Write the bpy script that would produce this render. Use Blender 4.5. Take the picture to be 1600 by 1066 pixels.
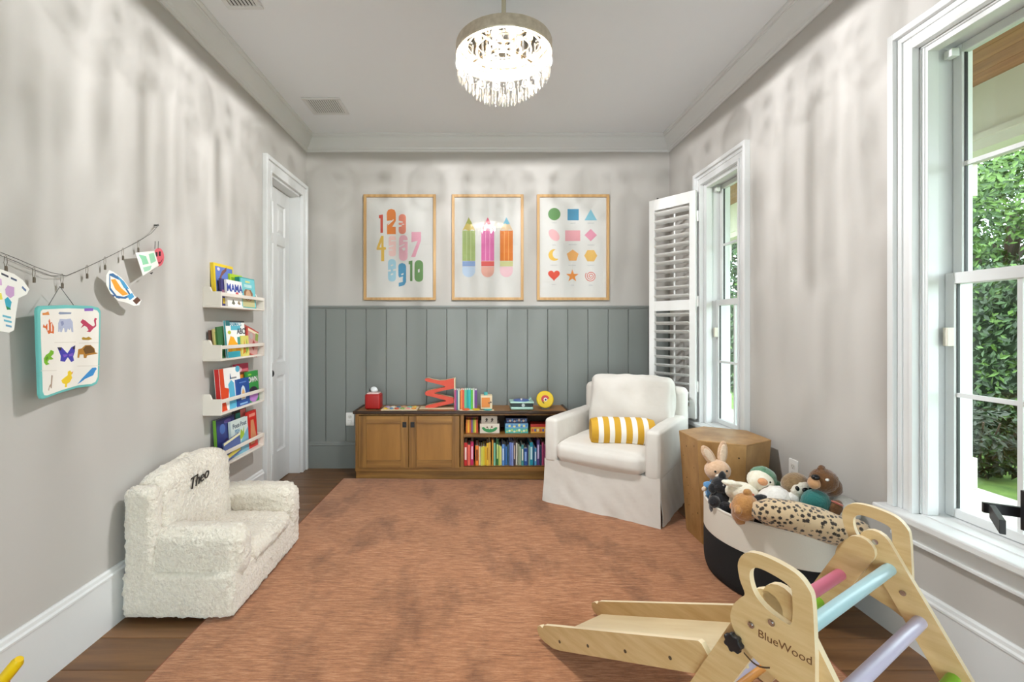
import bpy, bmesh, math, random
from mathutils import Vector, Matrix, noise as mnoise

for _o in list(bpy.data.objects):
    bpy.data.objects.remove(_o, do_unlink=True)
SC = bpy.context.scene
COL = SC.collection
random.seed(7)
PI = math.pi

# ------------------------------------------------------------------ camera, sky, exposure
EYE = 1.25
cam_d = bpy.data.cameras.new('camera')
cam = bpy.data.objects.new('camera', cam_d)
COL.objects.link(cam)
cam.location = (0, 0, EYE)
cam.rotation_euler = (PI / 2, 0, 0)
cam_d.sensor_width = 36.0
cam_d.lens = 36.0 * 730 / 1600
cam_d.shift_x = 0.0325
cam_d.shift_y = -0.0131
cam_d.clip_start = 0.02
SC.camera = cam

W = bpy.data.worlds.new('overcast_sky')
SC.world = W
W.use_nodes = True
_bg = W.node_tree.nodes['Background']
_bg.inputs['Color'].default_value = (0.85, 0.93, 1.0, 1)
_bg.inputs['Strength'].default_value = 8.6
CHANDELIER_W = 40.0      # watts for each of the bulbs
SC.view_settings.view_transform = 'Standard'
SC.view_settings.look = 'None'
SC.view_settings.exposure = 0.05
SC.view_settings.gamma = 1.0
SC.view_settings.use_curve_mapping = False
cy = SC.cycles
cy.use_denoising = True
cy.caustics_reflective = False
cy.caustics_refractive = False
cy.max_bounces = 10
cy.diffuse_bounces = 5
cy.glossy_bounces = 4
cy.transparent_max_bounces = 24
cy.sample_clamp_indirect = 6.0

# ------------------------------------------------------------------ helpers
def lin(h):
    h = h.lstrip('#')
    out = []
    for i in (0, 2, 4):
        c = int(h[i:i + 2], 16) / 255
        out.append(c / 12.92 if c <= 0.04045 else ((c + 0.055) / 1.055) ** 2.4)
    return (out[0], out[1], out[2], 1)

_mats = {}
def M(name, col, rough=.5, metal=0, col2=None, vscale=(5, 5, 5), vlo=.35, vhi=.65, detail=4, bump=0, bscale=200, bdist=.002,
      sheen=0, coat=0, rnd=0, spec=.5, bstretch=(1, 1, 1), trans=0):
    if name in _mats:
        return _mats[name]
    m = bpy.data.materials.new(name)
    m.use_nodes = True
    nt = m.node_tree
    N, L = nt.nodes, nt.links
    b = N['Principled BSDF']
    b.inputs['Base Color'].default_value = lin(col)
    b.inputs['Roughness'].default_value = rough
    b.inputs['Metallic'].default_value = metal
    b.inputs['Specular IOR Level'].default_value = spec
    if sheen:
        b.inputs['Sheen Weight'].default_value = sheen
    if coat:
        b.inputs['Coat Weight'].default_value = coat
        b.inputs['Coat Roughness'].default_value = .1
    tc = N.new('ShaderNodeTexCoord')
    last = None
    if col2:
        mp = N.new('ShaderNodeMapping')
        mp.inputs['Scale'].default_value = vscale
        L.new(tc.outputs['Object'], mp.inputs['Vector'])
        if rnd:
            oi = N.new('ShaderNodeObjectInfo')
            mul = N.new('ShaderNodeVectorMath'); mul.operation = 'SCALE'
            mul.inputs[0].default_value = (13, 27, 41)
            L.new(oi.outputs['Random'], mul.inputs['Scale'])
            L.new(mul.outputs[0], mp.inputs['Location'])
        nz = N.new('ShaderNodeTexNoise')
        nz.inputs['Scale'].default_value = 1
        nz.inputs['Detail'].default_value = detail
        nz.inputs['Roughness'].default_value = .6
        L.new(mp.outputs[0], nz.inputs['Vector'])
        rp = N.new('ShaderNodeValToRGB')
        rp.color_ramp.elements[0].position = vlo
        rp.color_ramp.elements[1].position = vhi
        rp.color_ramp.elements[0].color = lin(col)
        rp.color_ramp.elements[1].color = lin(col2)
        L.new(nz.outputs['Fac'], rp.inputs['Fac'])
        last = rp.outputs['Color']
    if rnd:
        oi2 = N.new('ShaderNodeObjectInfo')
        mr = N.new('ShaderNodeMapRange')
        mr.inputs['To Min'].default_value = 1 - rnd
        mr.inputs['To Max'].default_value = 1 + rnd
        L.new(oi2.outputs['Random'], mr.inputs['Value'])
        hs = N.new('ShaderNodeHueSaturation')
        L.new(mr.outputs[0], hs.inputs['Value'])
        if last:
            L.new(last, hs.inputs['Color'])
        else:
            hs.inputs['Color'].default_value = lin(col)
        last = hs.outputs['Color']
    if last:
        L.new(last, b.inputs['Base Color'])
    if bump:
        mp2 = N.new('ShaderNodeMapping')
        mp2.inputs['Scale'].default_value = bstretch
        L.new(tc.outputs['Object'], mp2.inputs['Vector'])
        n2 = N.new('ShaderNodeTexNoise')
        n2.inputs['Scale'].default_value = bscale
        n2.inputs['Detail'].default_value = 3
        L.new(mp2.outputs[0], n2.inputs['Vector'])
        bp = N.new('ShaderNodeBump')
        bp.inputs['Strength'].default_value = bump
        bp.inputs['Distance'].default_value = bdist
        L.new(n2.outputs['Fac'], bp.inputs['Height'])
        L.new(bp.outputs[0], b.inputs['Normal'])
    _mats[name] = m
    return m

def thin_glass(name, tint=(1, 1, 1, 1), ior=1.45, rough=0.0):
    if name in _mats:
        return _mats[name]
    m = bpy.data.materials.new(name)
    m.use_nodes = True
    nt = m.node_tree
    nt.nodes.clear()
    o = nt.nodes.new('ShaderNodeOutputMaterial')
    t = nt.nodes.new('ShaderNodeBsdfTransparent'); t.inputs[0].default_value = tint
    g = nt.nodes.new('ShaderNodeBsdfGlossy'); g.inputs['Roughness'].default_value = rough
    lw = nt.nodes.new('ShaderNodeLayerWeight'); lw.inputs[0].default_value = .5
    pw = nt.nodes.new('ShaderNodeMath'); pw.operation = 'POWER'; pw.inputs[1].default_value = 5
    f = nt.nodes.new('ShaderNodeMapRange')
    f.inputs['To Min'].default_value = ((ior - 1) / (ior + 1)) ** 2
    nt.links.new(lw.outputs['Facing'], pw.inputs[0]); nt.links.new(pw.outputs[0], f.inputs['Value'])
    mx = nt.nodes.new('ShaderNodeMixShader')
    nt.links.new(f.outputs[0], mx.inputs[0])
    nt.links.new(t.outputs[0], mx.inputs[1])
    nt.links.new(g.outputs[0], mx.inputs[2])
    nt.links.new(mx.outputs[0], o.inputs[0])
    _mats[name] = m
    return m

def tag(o, label=None, cat=None, group=None, kind=None):
    if label: o['label'] = label
    if cat: o['category'] = cat
    if group: o['group'] = group
    if kind: o['kind'] = kind
    return o

def empty(name, loc=(0, 0, 0), rz=0, parent=None):
    o = bpy.data.objects.new(name, None)
    o.empty_display_size = .05
    COL.objects.link(o)
    o.location = loc
    o.rotation_euler = (0, 0, rz)
    o.parent = parent
    return o

def thing(name, label, cat, loc=(0, 0, 0), rz=0, group=None):
    return tag(empty(name, loc, rz), label, cat, group)

def inst(name, mesh, parent=None, loc=(0, 0, 0), rot=(0, 0, 0), scale=(1, 1, 1)):
    o = bpy.data.objects.new(name, mesh)
    COL.objects.link(o)
    o.parent = parent
    o.location = loc
    o.rotation_euler = rot
    o.scale = scale
    return o

def basis(o, ex, ey):
    ex = Vector(ex).normalized(); ey = Vector(ey).normalized()
    en = ex.cross(ey)
    m = Matrix((ex, ey, en)).transposed().to_4x4()
    m.translation = Vector(o)
    return m

def rotz(a, loc=(0, 0, 0)):
    m = Matrix.Rotation(a, 4, 'Z'); m.translation = Vector(loc); return m

def euler(rx, ry, rz, loc=(0, 0, 0)):
    from mathutils import Euler
    m = Euler((rx, ry, rz)).to_matrix().to_4x4(); m.translation = Vector(loc); return m

class MB:
    def __init__(s, xf=None):
        s.v = []; s.f = []; s.m = []; s.xf = xf
    def _add(s, vs, fs, m=0, xf=None):
        b = len(s.v)
        X = xf if xf is not None else s.xf
        if X is not None:
            vs = [X @ Vector(p) for p in vs]
        s.v.extend([tuple(p) for p in vs])
        s.f.extend([tuple(i + b for i in f) for f in fs])
        s.m.extend([m] * len(fs) if isinstance(m, int) else m)
        return s
    def box(s, x0, x1, y0, y1, z0, z1, m=0, xf=None):
        vs = [(x, y, z) for z in (z0, z1) for y in (y0, y1) for x in (x0, x1)]
        fs = [(0, 2, 3, 1), (4, 5, 7, 6), (0, 1, 5, 4), (2, 6, 7, 3), (0, 4, 6, 2), (1, 3, 7, 5)]
        return s._add(vs, fs, m, xf)
    def cyl(s, p0, p1, r0, r1=None, n=12, m=0, caps=True, xf=None):
        r1 = r0 if r1 is None else r1
        p0 = Vector(p0); p1 = Vector(p1)
        d = (p1 - p0).normalized()
        a = d.orthogonal().normalized(); b = d.cross(a)
        vs = []
        for p, r in ((p0, r0), (p1, r1)):
            for i in range(n):
                t = 2 * PI * i / n
                vs.append(p + a * (r * math.cos(t)) + b * (r * math.sin(t)))
        fs = [(i, (i + 1) % n, n + (i + 1) % n, n + i) for i in range(n)]
        if caps:
            fs.append(tuple(range(n - 1, -1, -1))); fs.append(tuple(range(n, 2 * n)))
        return s._add(vs, fs, m, xf)
    def tube(s, pts, r, n=6, m=0, xf=None, closed=False):
        P = [Vector(p) for p in pts]
        k = len(P)
        R = r if isinstance(r, (list, tuple)) else [r] * k
        vs = []
        up = None
        for i in range(k):
            if closed:
                d = (P[(i + 1) % k] - P[i - 1]).normalized()
            else:
                d = (P[min(i + 1, k - 1)] - P[max(i - 1, 0)]).normalized()
            if up is None:
                a = d.orthogonal().normalized()
            else:
                a = (up - d * up.dot(d))
                a = a.normalized() if a.length > 1e-6 else d.orthogonal().normalized()
            up = a
            b = d.cross(a)
            for j in range(n):
                t = 2 * PI * j / n
                vs.append(P[i] + a * (R[i] * math.cos(t)) + b * (R[i] * math.sin(t)))
        fs = []
        for i in range(k if closed else k - 1):
            i2 = (i + 1) % k
            for j in range(n):
                fs.append((i * n + j, i * n + (j + 1) % n, i2 * n + (j + 1) % n, i2 * n + j))
        if not closed:
            fs.append(tuple(range(n - 1, -1, -1)))
            fs.append(tuple((k - 1) * n + j for j in range(n)))
        return s._add(vs, fs, m, xf)
    def lathe(s, prof, n=24, m=0, xf=None, cx=0, cy_=0):
        vs = []
        for r, z in prof:
            for i in range(n):
                t = 2 * PI * i / n
                vs.append((cx + r * math.cos(t), cy_ + r * math.sin(t), z))
        fs = []
        for k in range(len(prof) - 1):
            for i in range(n):
                fs.append((k * n + i, k * n + (i + 1) % n, (k + 1) * n + (i + 1) % n, (k + 1) * n + i))
        if prof[0][0] > 1e-5:
            fs.append(tuple(range(n - 1, -1, -1)))
        if prof[-1][0] > 1e-5:
            fs.append(tuple((len(prof) - 1) * n + i for i in range(n)))
        return s._add(vs, fs, m, xf)
    def ell(s, c, r, xf=None, nu=16, nv=10, m=0):
        r = (r, r, r) if not isinstance(r, (tuple, list)) else r
        vs = [(c[0], c[1], c[2] - r[2])]
        for k in range(1, nv):
            ph = -PI / 2 + PI * k / nv
            for i in range(nu):
                t = 2 * PI * i / nu
                vs.append((c[0] + r[0] * math.cos(ph) * math.cos(t), c[1] + r[1] * math.cos(ph) * math.sin(t), c[2] + r[2] * math.sin(ph)))
        vs.append((c[0], c[1], c[2] + r[2]))
        fs = [(0, 1 + (i + 1) % nu, 1 + i) for i in range(nu)]
        for k in range(nv - 2):
            b = 1 + k * nu
            for i in range(nu):
                fs.append((b + i, b + (i + 1) % nu, b + nu + (i + 1) % nu, b + nu + i))
        b = 1 + (nv - 2) * nu
        t = len(vs) - 1
        fs += [(b + i, b + (i + 1) % nu, t) for i in range(nu)]
        return s._add(vs, fs, m, xf)
    def prism(s, poly, z0, z1, m=0, xf=None, bottom=True):
        """poly: list of (x, y), counter-clockwise, extruded along z"""
        a = sum(poly[i][0] * poly[(i + 1) % len(poly)][1] - poly[(i + 1) % len(poly)][0] * poly[i][1] for i in range(len(poly)))
        if a < 0:
            poly = poly[::-1]
        n = len(poly)
        vs = [(x, y, z0) for x, y in poly] + [(x, y, z1) for x, y in poly]
        fs = [tuple(range(n, 2 * n))]
        if bottom:
            fs.append(tuple(range(n - 1, -1, -1)))
        fs += [(i, (i + 1) % n, n + (i + 1) % n, n + i) for i in range(n)]
        return s._add(vs, fs, m, xf)
    def soft(s, c, size, r=.03, step=.05, bulge=(0, 0, 0), m=0, xf=None, nz=None, arc=4):
        """box with rounded edges and bulging faces, centred at c"""
        h = [d / 2 for d in size]
        r = min(r, min(h) * .999)
        ax = []
        for k in range(3):
            fl = 2 * (h[k] - r)
            n = max(1, int(round(fl / step)))
            a = [-h[k] + r * i / arc for i in range(arc)] + [-(h[k] - r) + fl * i / n for i in range(n + 1)]
            a += [h[k] - r + r * i / arc for i in range(1, arc + 1)]
            ax.append(a)
        idx = {}; vs = []; fs = []
        def vert(i, j, k):
            key = (i, j, k)
            if key in idx: return idx[key]
            p = [ax[0][i], ax[1][j], ax[2][k]]
            q = [max(-(h[t] - r), min(h[t] - r, p[t])) for t in range(3)]
            d = Vector([p[t] - q[t] for t in range(3)])
            if d.length > 1e-9:
                d = d.normalized() * r
            o = Vector(q) + d
            for t in range(3):
                if bulge[t] and abs(p[t]) > h[t] - 1e-6:
                    a, b = [(1 - (p[w] / h[w]) ** 2) for w in range(3) if w != t]
                    o[t] += math.copysign(bulge[t] * (max(a, 0) * max(b, 0)) ** .6, p[t])
            idx[key] = len(vs)
            vs.append(o)
            return idx[key]
        n0, n1, n2 = [len(a) - 1 for a in ax]
        for e, fl in ((0, 1), (n2, 0)):
            for i in range(n0):
                for j in range(n1):
                    q = (vert(i, j, e), vert(i + 1, j, e), vert(i + 1, j + 1, e), vert(i, j + 1, e))
                    fs.append(q[::-1] if fl else q)
        for e, fl in ((0, 0), (n1, 1)):
            for i in range(n0):
                for k in range(n2):
                    q = (vert(i, e, k), vert(i + 1, e, k), vert(i + 1, e, k + 1), vert(i, e, k + 1))
                    fs.append(q[::-1] if fl else q)
        for e, fl in ((0, 1), (n0, 0)):
            for j in range(n1):
                for k in range(n2):
                    q = (vert(e, j, k), vert(e, j + 1, k), vert(e, j + 1, k + 1), vert(e, j, k + 1))
                    fs.append(q[::-1] if fl else q)
        if nz:
            for amp, fr in nz:
                for i, p in enumerate(vs):
                    d = Vector([p[t] / h[t] for t in range(3)]).normalized()
                    vs[i] = p + d * (amp * mnoise.noise((p + Vector(c)) * fr))
        vs = [p + Vector(c) for p in vs]
        return s._add(vs, fs, m, xf)
    def mesh(s, name, mats, smooth=None):
        me = bpy.data.meshes.new(name)
        me.from_pydata(s.v, [], s.f)
        for mm in (mats if isinstance(mats, (list, tuple)) else [mats]):
            me.materials.append(mm)
        if any(s.m):
            me.polygons.foreach_set('material_index', s.m)
        if smooth is not None:
            me.polygons.foreach_set('use_smooth', [True] * len(me.polygons))
            if smooth < 179:
                me.set_sharp_from_angle(angle=math.radians(smooth))
        me.update()
        return me
    def build(s, name, mats, parent=None, smooth=None, bevel=0, seg=2, loc=(0, 0, 0), rot=(0, 0, 0)):
        o = inst(name, s.mesh(name, mats, smooth), parent, loc, rot)
        if bevel:
            bv = o.modifiers.new('edge', 'BEVEL')
            bv.width = bevel; bv.segments = seg
            bv.limit_method = 'ANGLE'; bv.angle_limit = math.radians(40)
            if smooth is None:
                o.data.polygons.foreach_set('use_smooth', [False] * len(o.data.polygons))
        return o

def text_mesh(s, size, xf, mat, name, parent=None, ext=.0006, sx=1.0, align='CENTER', offset=0.0, shear=0.0):
    c = bpy.data.curves.new('t', 'FONT')
    c.body = s; c.size = size; c.extrude = ext; c.align_x = align; c.align_y = 'CENTER'
    c.resolution_u = 3; c.offset = offset; c.shear = shear
    o = bpy.data.objects.new('t', c)
    COL.objects.link(o)
    bpy.context.view_layer.update()
    me = bpy.data.meshes.new_from_object(o.evaluated_get(bpy.context.evaluated_depsgraph_get()))
    bpy.data.objects.remove(o, do_unlink=True)
    bpy.data.curves.remove(c)
    me.transform(xf @ Matrix.Diagonal((sx, 1, 1, 1)))
    me.materials.clear(); me.materials.append(mat)
    return inst(name, me, parent)

def circ(cx, cy_, rx, ry=None, n=20, a0=0, a1=360):
    ry = rx if ry is None else ry
    full = abs(a1 - a0) >= 360
    k = n if full else n + 1
    return [(cx + rx * math.cos(math.radians(a0 + (a1 - a0) * i / n)), cy_ + ry * math.sin(math.radians(a0 + (a1 - a0) * i / n))) for i in range(k)]

def rrect(x0, x1, y0, y1, r, n=4):
    p = []
    for cx, cyy, a in ((x1 - r, y1 - r, 0), (x0 + r, y1 - r, 90), (x0 + r, y0 + r, 180), (x1 - r, y0 + r, 270)):
        for i in range(n + 1):
            t = math.radians(a + 90 * i / n)
            p.append((cx + r * math.cos(t), cyy + r * math.sin(t)))
    return p

# ------------------------------------------------------------------ shared materials
WALL = M('greige_wall_paint', 'BBB7B2', .55, bump=.12, bscale=140, bdist=.001)
CEIL = M('ceiling_paint', 'EDF0F4', .7)
TRIM = M('white_trim_paint', 'DCDDDD', .35)
GREY = M('grey_green_panel_paint', '808481', .4, bump=.05, bscale=60)
PLANK = M('oak_floor', '5F4128', .38, col2='8A6440', vscale=(1.3, 16, 16), vlo=.3, vhi=.75, detail=6, bump=.1, bscale=40, bstretch=(1, 14, 14), rnd=.12)
GLASS = thin_glass('window_glass', (.94, .98, .96, 1))
BLACK = M('black_metal', '17171A', .45)
CHROME = M('steel', 'B9B9B9', .25, metal=1)
WIRE = M('grey_wire', '6A6A68', .4, metal=.8)
WHITE = M('white_lacquer', 'ECEAE6', .35)
PAPER = M('paper', 'F2F0EA', .8)
INK = M('ink', '2A2A30', .7)
COVER = {}
def paint(hexc, rough=.45):
    k = 'paint_' + hexc + ('' if rough == .45 else str(int(rough * 100)))
    return M(k, hexc, rough)

# ------------------------------------------------------------------ the room
XL, XR, YB, YF, ZC = -1.54, 1.703, 4.172, -1.5, 2.954
WIN = [(1.296, 1.806), (3.03, 3.54), (-.75, -.24)]
WZ0, WZ1 = .53, 2.33
DY0, DY1, DZ = 3.43, 4.03, 2.39

def struct(o, label, cat='structure'):
    return tag(o, label, cat, kind='structure')

b = MB()                                                   # right wall around two windows and an added unseen one
for y0, y1 in [(YF, -.75), (-.24, 1.296), (1.806, 3.03), (3.54, YB)]:
    b.box(XR, XR + .2, y0, y1, 0, ZC)
for y0, y1 in WIN:
    b.box(XR, XR + .2, y0, y1, 0, WZ0); b.box(XR, XR + .2, y0, y1, WZ1, ZC)
struct(b.build('wall_right', WALL), 'greige painted wall holding the tall white windows', 'wall')
b = MB()
b.box(XL - .18, XL, YF, DY0, 0, ZC).box(XL - .18, XL, DY1, YB, 0, ZC).box(XL - .18, XL, DY0, DY1, DZ, ZC)
b.box(XL - .22, XL - .18, DY0 - .1, YB, 0, ZC)
struct(b.build('wall_left', WALL), 'greige painted wall with book ledges and white door', 'wall')
wall_back = struct(MB().box(XL - .18, XR + .2, YB, YB + .15, 0, ZC).build('wall_back', WALL), 'greige wall above grey boarding behind the cabinet', 'wall')
b = MB()
b.box(XL - .18, -1.25, YF - .15, YF, 0, ZC).box(1.4, XR + .2, YF - .15, YF, 0, ZC).box(-1.25, 1.4, YF - .15, YF, 1.9, ZC)  # opening kept low so its daylight stays out of the poster glass
struct(b.build('wall_front', WALL), 'greige wall behind the viewer with glazed doors added for daylight', 'wall')
struct(MB().box(XL - .18, XR + .2, YF - .15, YB + .15, ZC, ZC + .12).build('ceiling', CEIL), 'flat white painted ceiling with crown moulding', 'ceiling')

floor = struct(MB().box(XL - .18, XR + .2, YF - .15, YB + .15, -.12, -.0125).build('floor', M('subfloor', '2A2018', .9)), 'warm brown oak plank floor around the rug', 'floor')
PW = .178
pm = {}
y = YF
row = 0
while y < YB - .01:
    w = min(PW, YB - y)
    cuts = [XL]
    x = XL + random.choice((.5, .9, 1.3, 1.7))
    while x < XR - .2:
        cuts.append(x); x += random.choice((1.2, 1.5, 1.8))
    cuts.append(XR)
    for a, c in zip(cuts, cuts[1:]):
        key = (round(c - a, 3), round(w, 3))
        if key not in pm:
            h, g = (c - a) / 2 - .0008, w / 2 - .0009
            q = MB()
            q._add([(-h, -g, -.0125), (h, -g, -.0125), (h, g, -.0125), (-h, g, -.0125), (-h, -g, -.0015), (h, -g, -.0015), (h, g, -.0015), (-h, g, -.0015),
                    (-h + .002, -g + .002, 0), (h - .002, -g + .002, 0), (h - .002, g - .002, 0), (-h + .002, g - .002, 0)],
                   [(0, 1, 5, 4), (1, 2, 6, 5), (2, 3, 7, 6), (3, 0, 4, 7), (4, 5, 9, 8), (5, 6, 10, 9), (6, 7, 11, 10), (7, 4, 8, 11), (8, 9, 10, 11)])
            pm[key] = q.mesh('plank', PLANK)
        inst('plank', pm[key], floor, ((a + c) / 2, y + w / 2, 0))
    y += PW
    row += 1

q = MB().box(-.09, .09, -.3, .3, -.0125, 0).mesh('plank', PLANK)
inst('plank', q, floor, (XL - .09, 3.73, 0))
# grey tongue-and-groove boards on the lower back wall
bw = .1794
mesh_board = None
for i in range(18):
    if mesh_board is None:
        h = bw / 2
        pr = [(-h + .001, 0), (-h + .001, -.012), (-h + .005, -.018), (h - .005, -.018), (h - .001, -.012), (h - .001, 0)]
        mesh_board = MB().prism(pr, .22, 1.432).mesh('board', GREY)
    inst('board', mesh_board, wall_back, (XL + bw * (i + .5), YB - .001, 0))
MB().box(XL, XR, YB - .008, YB, .2, 1.43).build('board_backing', M('groove_shadow_paint', '6E7471', .5), wall_back)
struct(MB().box(XL, XR, YB - .03, YB, 1.425, 1.444).box(XL, XR, YB - .022, YB, 1.412, 1.425).build('trim_5', GREY, bevel=.003), 'grey cap rail on top of the boarding', 'trim')

def base_profile(t=.016, h=.245):
    return [(0, 0), (t, 0), (t, h - .035), (t + .004, h - .032), (t + .004, h - .024), (t - .002, h - .018), (t - .004, h - .006), (t - .010, h), (0, h)]
def run(name, prof, p0, p1, inward, mat, label, cat, m0=0, m1=0):
    """sweep a (depth, z) profile from p0 to p1 along a wall; m0/m1 = mitre signs"""
    p0 = Vector((p0[0], p0[1], 0)); p1 = Vector((p1[0], p1[1], 0))
    d = (p1 - p0).normalized(); w = Vector((inward[0], inward[1], 0))
    n = len(prof)
    vs = [p0 + w * a + d * (a * m0) + Vector((0, 0, z)) for a, z in prof] + [p1 + w * a - d * (a * m1) + Vector((0, 0, z)) for a, z in prof]
    fs = [(i, (i + 1) % n, n + (i + 1) % n, n + i) for i in range(n)] + [tuple(range(n - 1, -1, -1)), tuple(range(n, 2 * n))]
    q = MB(); q._add(vs, fs)
    o = q.build(name, mat)
    bm = bmesh.new(); bm.from_mesh(o.data); bmesh.ops.recalc_face_normals(bm, faces=bm.faces); bm.to_mesh(o.data); bm.free()
    return struct(o, label, cat)
run('baseboard_left', base_profile(), (XL, YF), (XL, 3.315), (1, 0), TRIM, 'tall white baseboard below the book ledges', 'baseboard', 1)
run('baseboard_right', base_profile(), (XR, YF), (XR, YB), (-1, 0), TRIM, 'tall white baseboard under the windows', 'baseboard', 1, 1)
run('baseboard_back', base_profile(.03, .235), (XL, YB), (XR, YB), (0, -1), GREY, 'grey baseboard under the grey boarding', 'baseboard', 0, 1)
crown = [(0, 2.815), (.010, 2.815), (.016, 2.822), (.016, 2.832), (.024, 2.838), (.028, 2.850), (.040, 2.866), (.058, 2.892), (.070, 2.914),
         (.074, 2.924), (.080, 2.926), (.080, 2.934), (.088, 2.938), (.092, 2.946), (.092, ZC), (0, ZC)]
run('trim_1', crown, (XL, YF), (XL, YB), (1, 0), TRIM, 'white crown moulding above the book ledge wall', 'trim', 1, 1)
run('trim_2', crown, (XL, YB), (XR, YB), (0, -1), TRIM, 'white crown moulding above the three posters', 'trim', 1, 1)
run('trim_3', crown, (XR, YB), (XR, YF), (-1, 0), TRIM, 'white crown moulding above the windows', 'trim', 1, 1)
run('trim_4', crown, (XR, YF), (XL, YF), (0, 1), TRIM, 'white crown moulding behind the viewer', 'trim', 1, 1)

# ------------------------------------------------------------------ door
door = struct(empty('door_1'), 'white panelled closet door in its white casing', 'door')
XD = XL - .085
b = MB()
cw = .105
for y0, y1 in ((DY0 - cw, DY0), (DY1, DY1 + cw)):
    near = y0 < DY0
    for o0, o1, t in ((0, .014, .026), (.014, .075, .02), (.075, cw, .034)):
        a, c = (y1 - o1, y1 - o0) if near else (y0 + o0, y0 + o1)
        b.box(XL, XL + t, a, c, 0, DZ + o1)
for o0, o1, t in ((0, .014, .026), (.014, .075, .02), (.075, cw, .034)):
    b.box(XL, XL + t, DY0 - o0, DY1 + o0, DZ + o0, DZ + o1)
b.build('casing', TRIM, door, bevel=.003)
MB().box(XL - .13, XL + .001, DY0 - .001, DY0 + .018, 0, DZ).box(XL - .13, XL + .001, DY1 - .018, DY1 + .001, 0, DZ).box(XL - .13, XL + .001, DY0, DY1, DZ - .018, DZ).build('jamb', TRIM, door)
y0, y1 = DY0 + .02, DY1 - .02
ym = (y0 + y1) / 2
cols = [(y0 + .085, ym - .035), (ym + .035, y1 - .085)]
rows = [(.25, .86), (.97, 1.92), (2.0, 2.25)]
b = MB()
ys = [y0, cols[0][0], cols[0][1], cols[1][0], cols[1][1], y1]
b.box(XD - .035, XD, ys[0], ys[1], .006, DZ - .02).box(XD - .035, XD, ys[2], ys[3], .006, DZ - .02).box(XD - .035, XD, ys[4], ys[5], .006, DZ - .02)
zs = [.006, .25, .86, .97, 1.92, 2.0, 2.25, DZ - .02]
for c in cols:
    for i in range(0, 8, 2):
        b.box(XD - .035, XD, c[0], c[1], zs[i], zs[i + 1])
b.build('door_leaf', TRIM, door, bevel=.002)
for c in cols:
    for r in rows:
        q = MB()
        a0, a1, z0, z1 = c[0], c[1], r[0], r[1]
        vs = []
        for ins, dx in ((0, -.002), (.008, -.012), (.022, -.013), (.048, -.004)):
            vs += [(XD + dx, a0 + ins, z0 + ins), (XD + dx, a1 - ins, z0 + ins), (XD + dx, a1 - ins, z1 - ins), (XD + dx, a0 + ins, z1 - ins)]
        fs = [(12, 13, 14, 15)]
        for k in range(3):
            for i in range(4):
                fs.append((k * 4 + i, k * 4 + (i + 1) % 4, k * 4 + 4 + (i + 1) % 4, k * 4 + 4 + i))
        q._add(vs, fs)
        q.build('panel', TRIM, door)
kn = MB().cyl((XD, 3.553, .90), (XD + .012, 3.553, .90), .03, n=20).cyl((XD + .012, 3.553, .90), (XD + .035, 3.553, .90), .011, n=12)
kn.ell((XD + .048, 3.553, .90), (.020, .028, .028))
tag(kn.build('door_knob', BLACK, door, smooth=40), 'black round door knob')

# unseen glazed doors added behind the viewer to bring in the main daylight
added_door = struct(empty('added_daylight_door'), 'wide unseen glass doors added behind the viewer for daylight', 'door')
b = MB()
for x in (-1.25, -.37, .46, 1.34):
    b.box(x, x + .06, YF - .1, YF - .04, 0, 1.9)
b.box(-1.25, 1.4, YF - .1, YF - .04, 1.84, 1.9).box(-1.25, 1.4, YF - .1, YF - .04, 0, .06)
b.build('frame', TRIM, added_door)
for x in (-1.19, -.31, .52):
    MB().box(x, x + .82, YF - .073, YF - .067, .06, 1.84).build('pane', GLASS, added_door)

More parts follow.
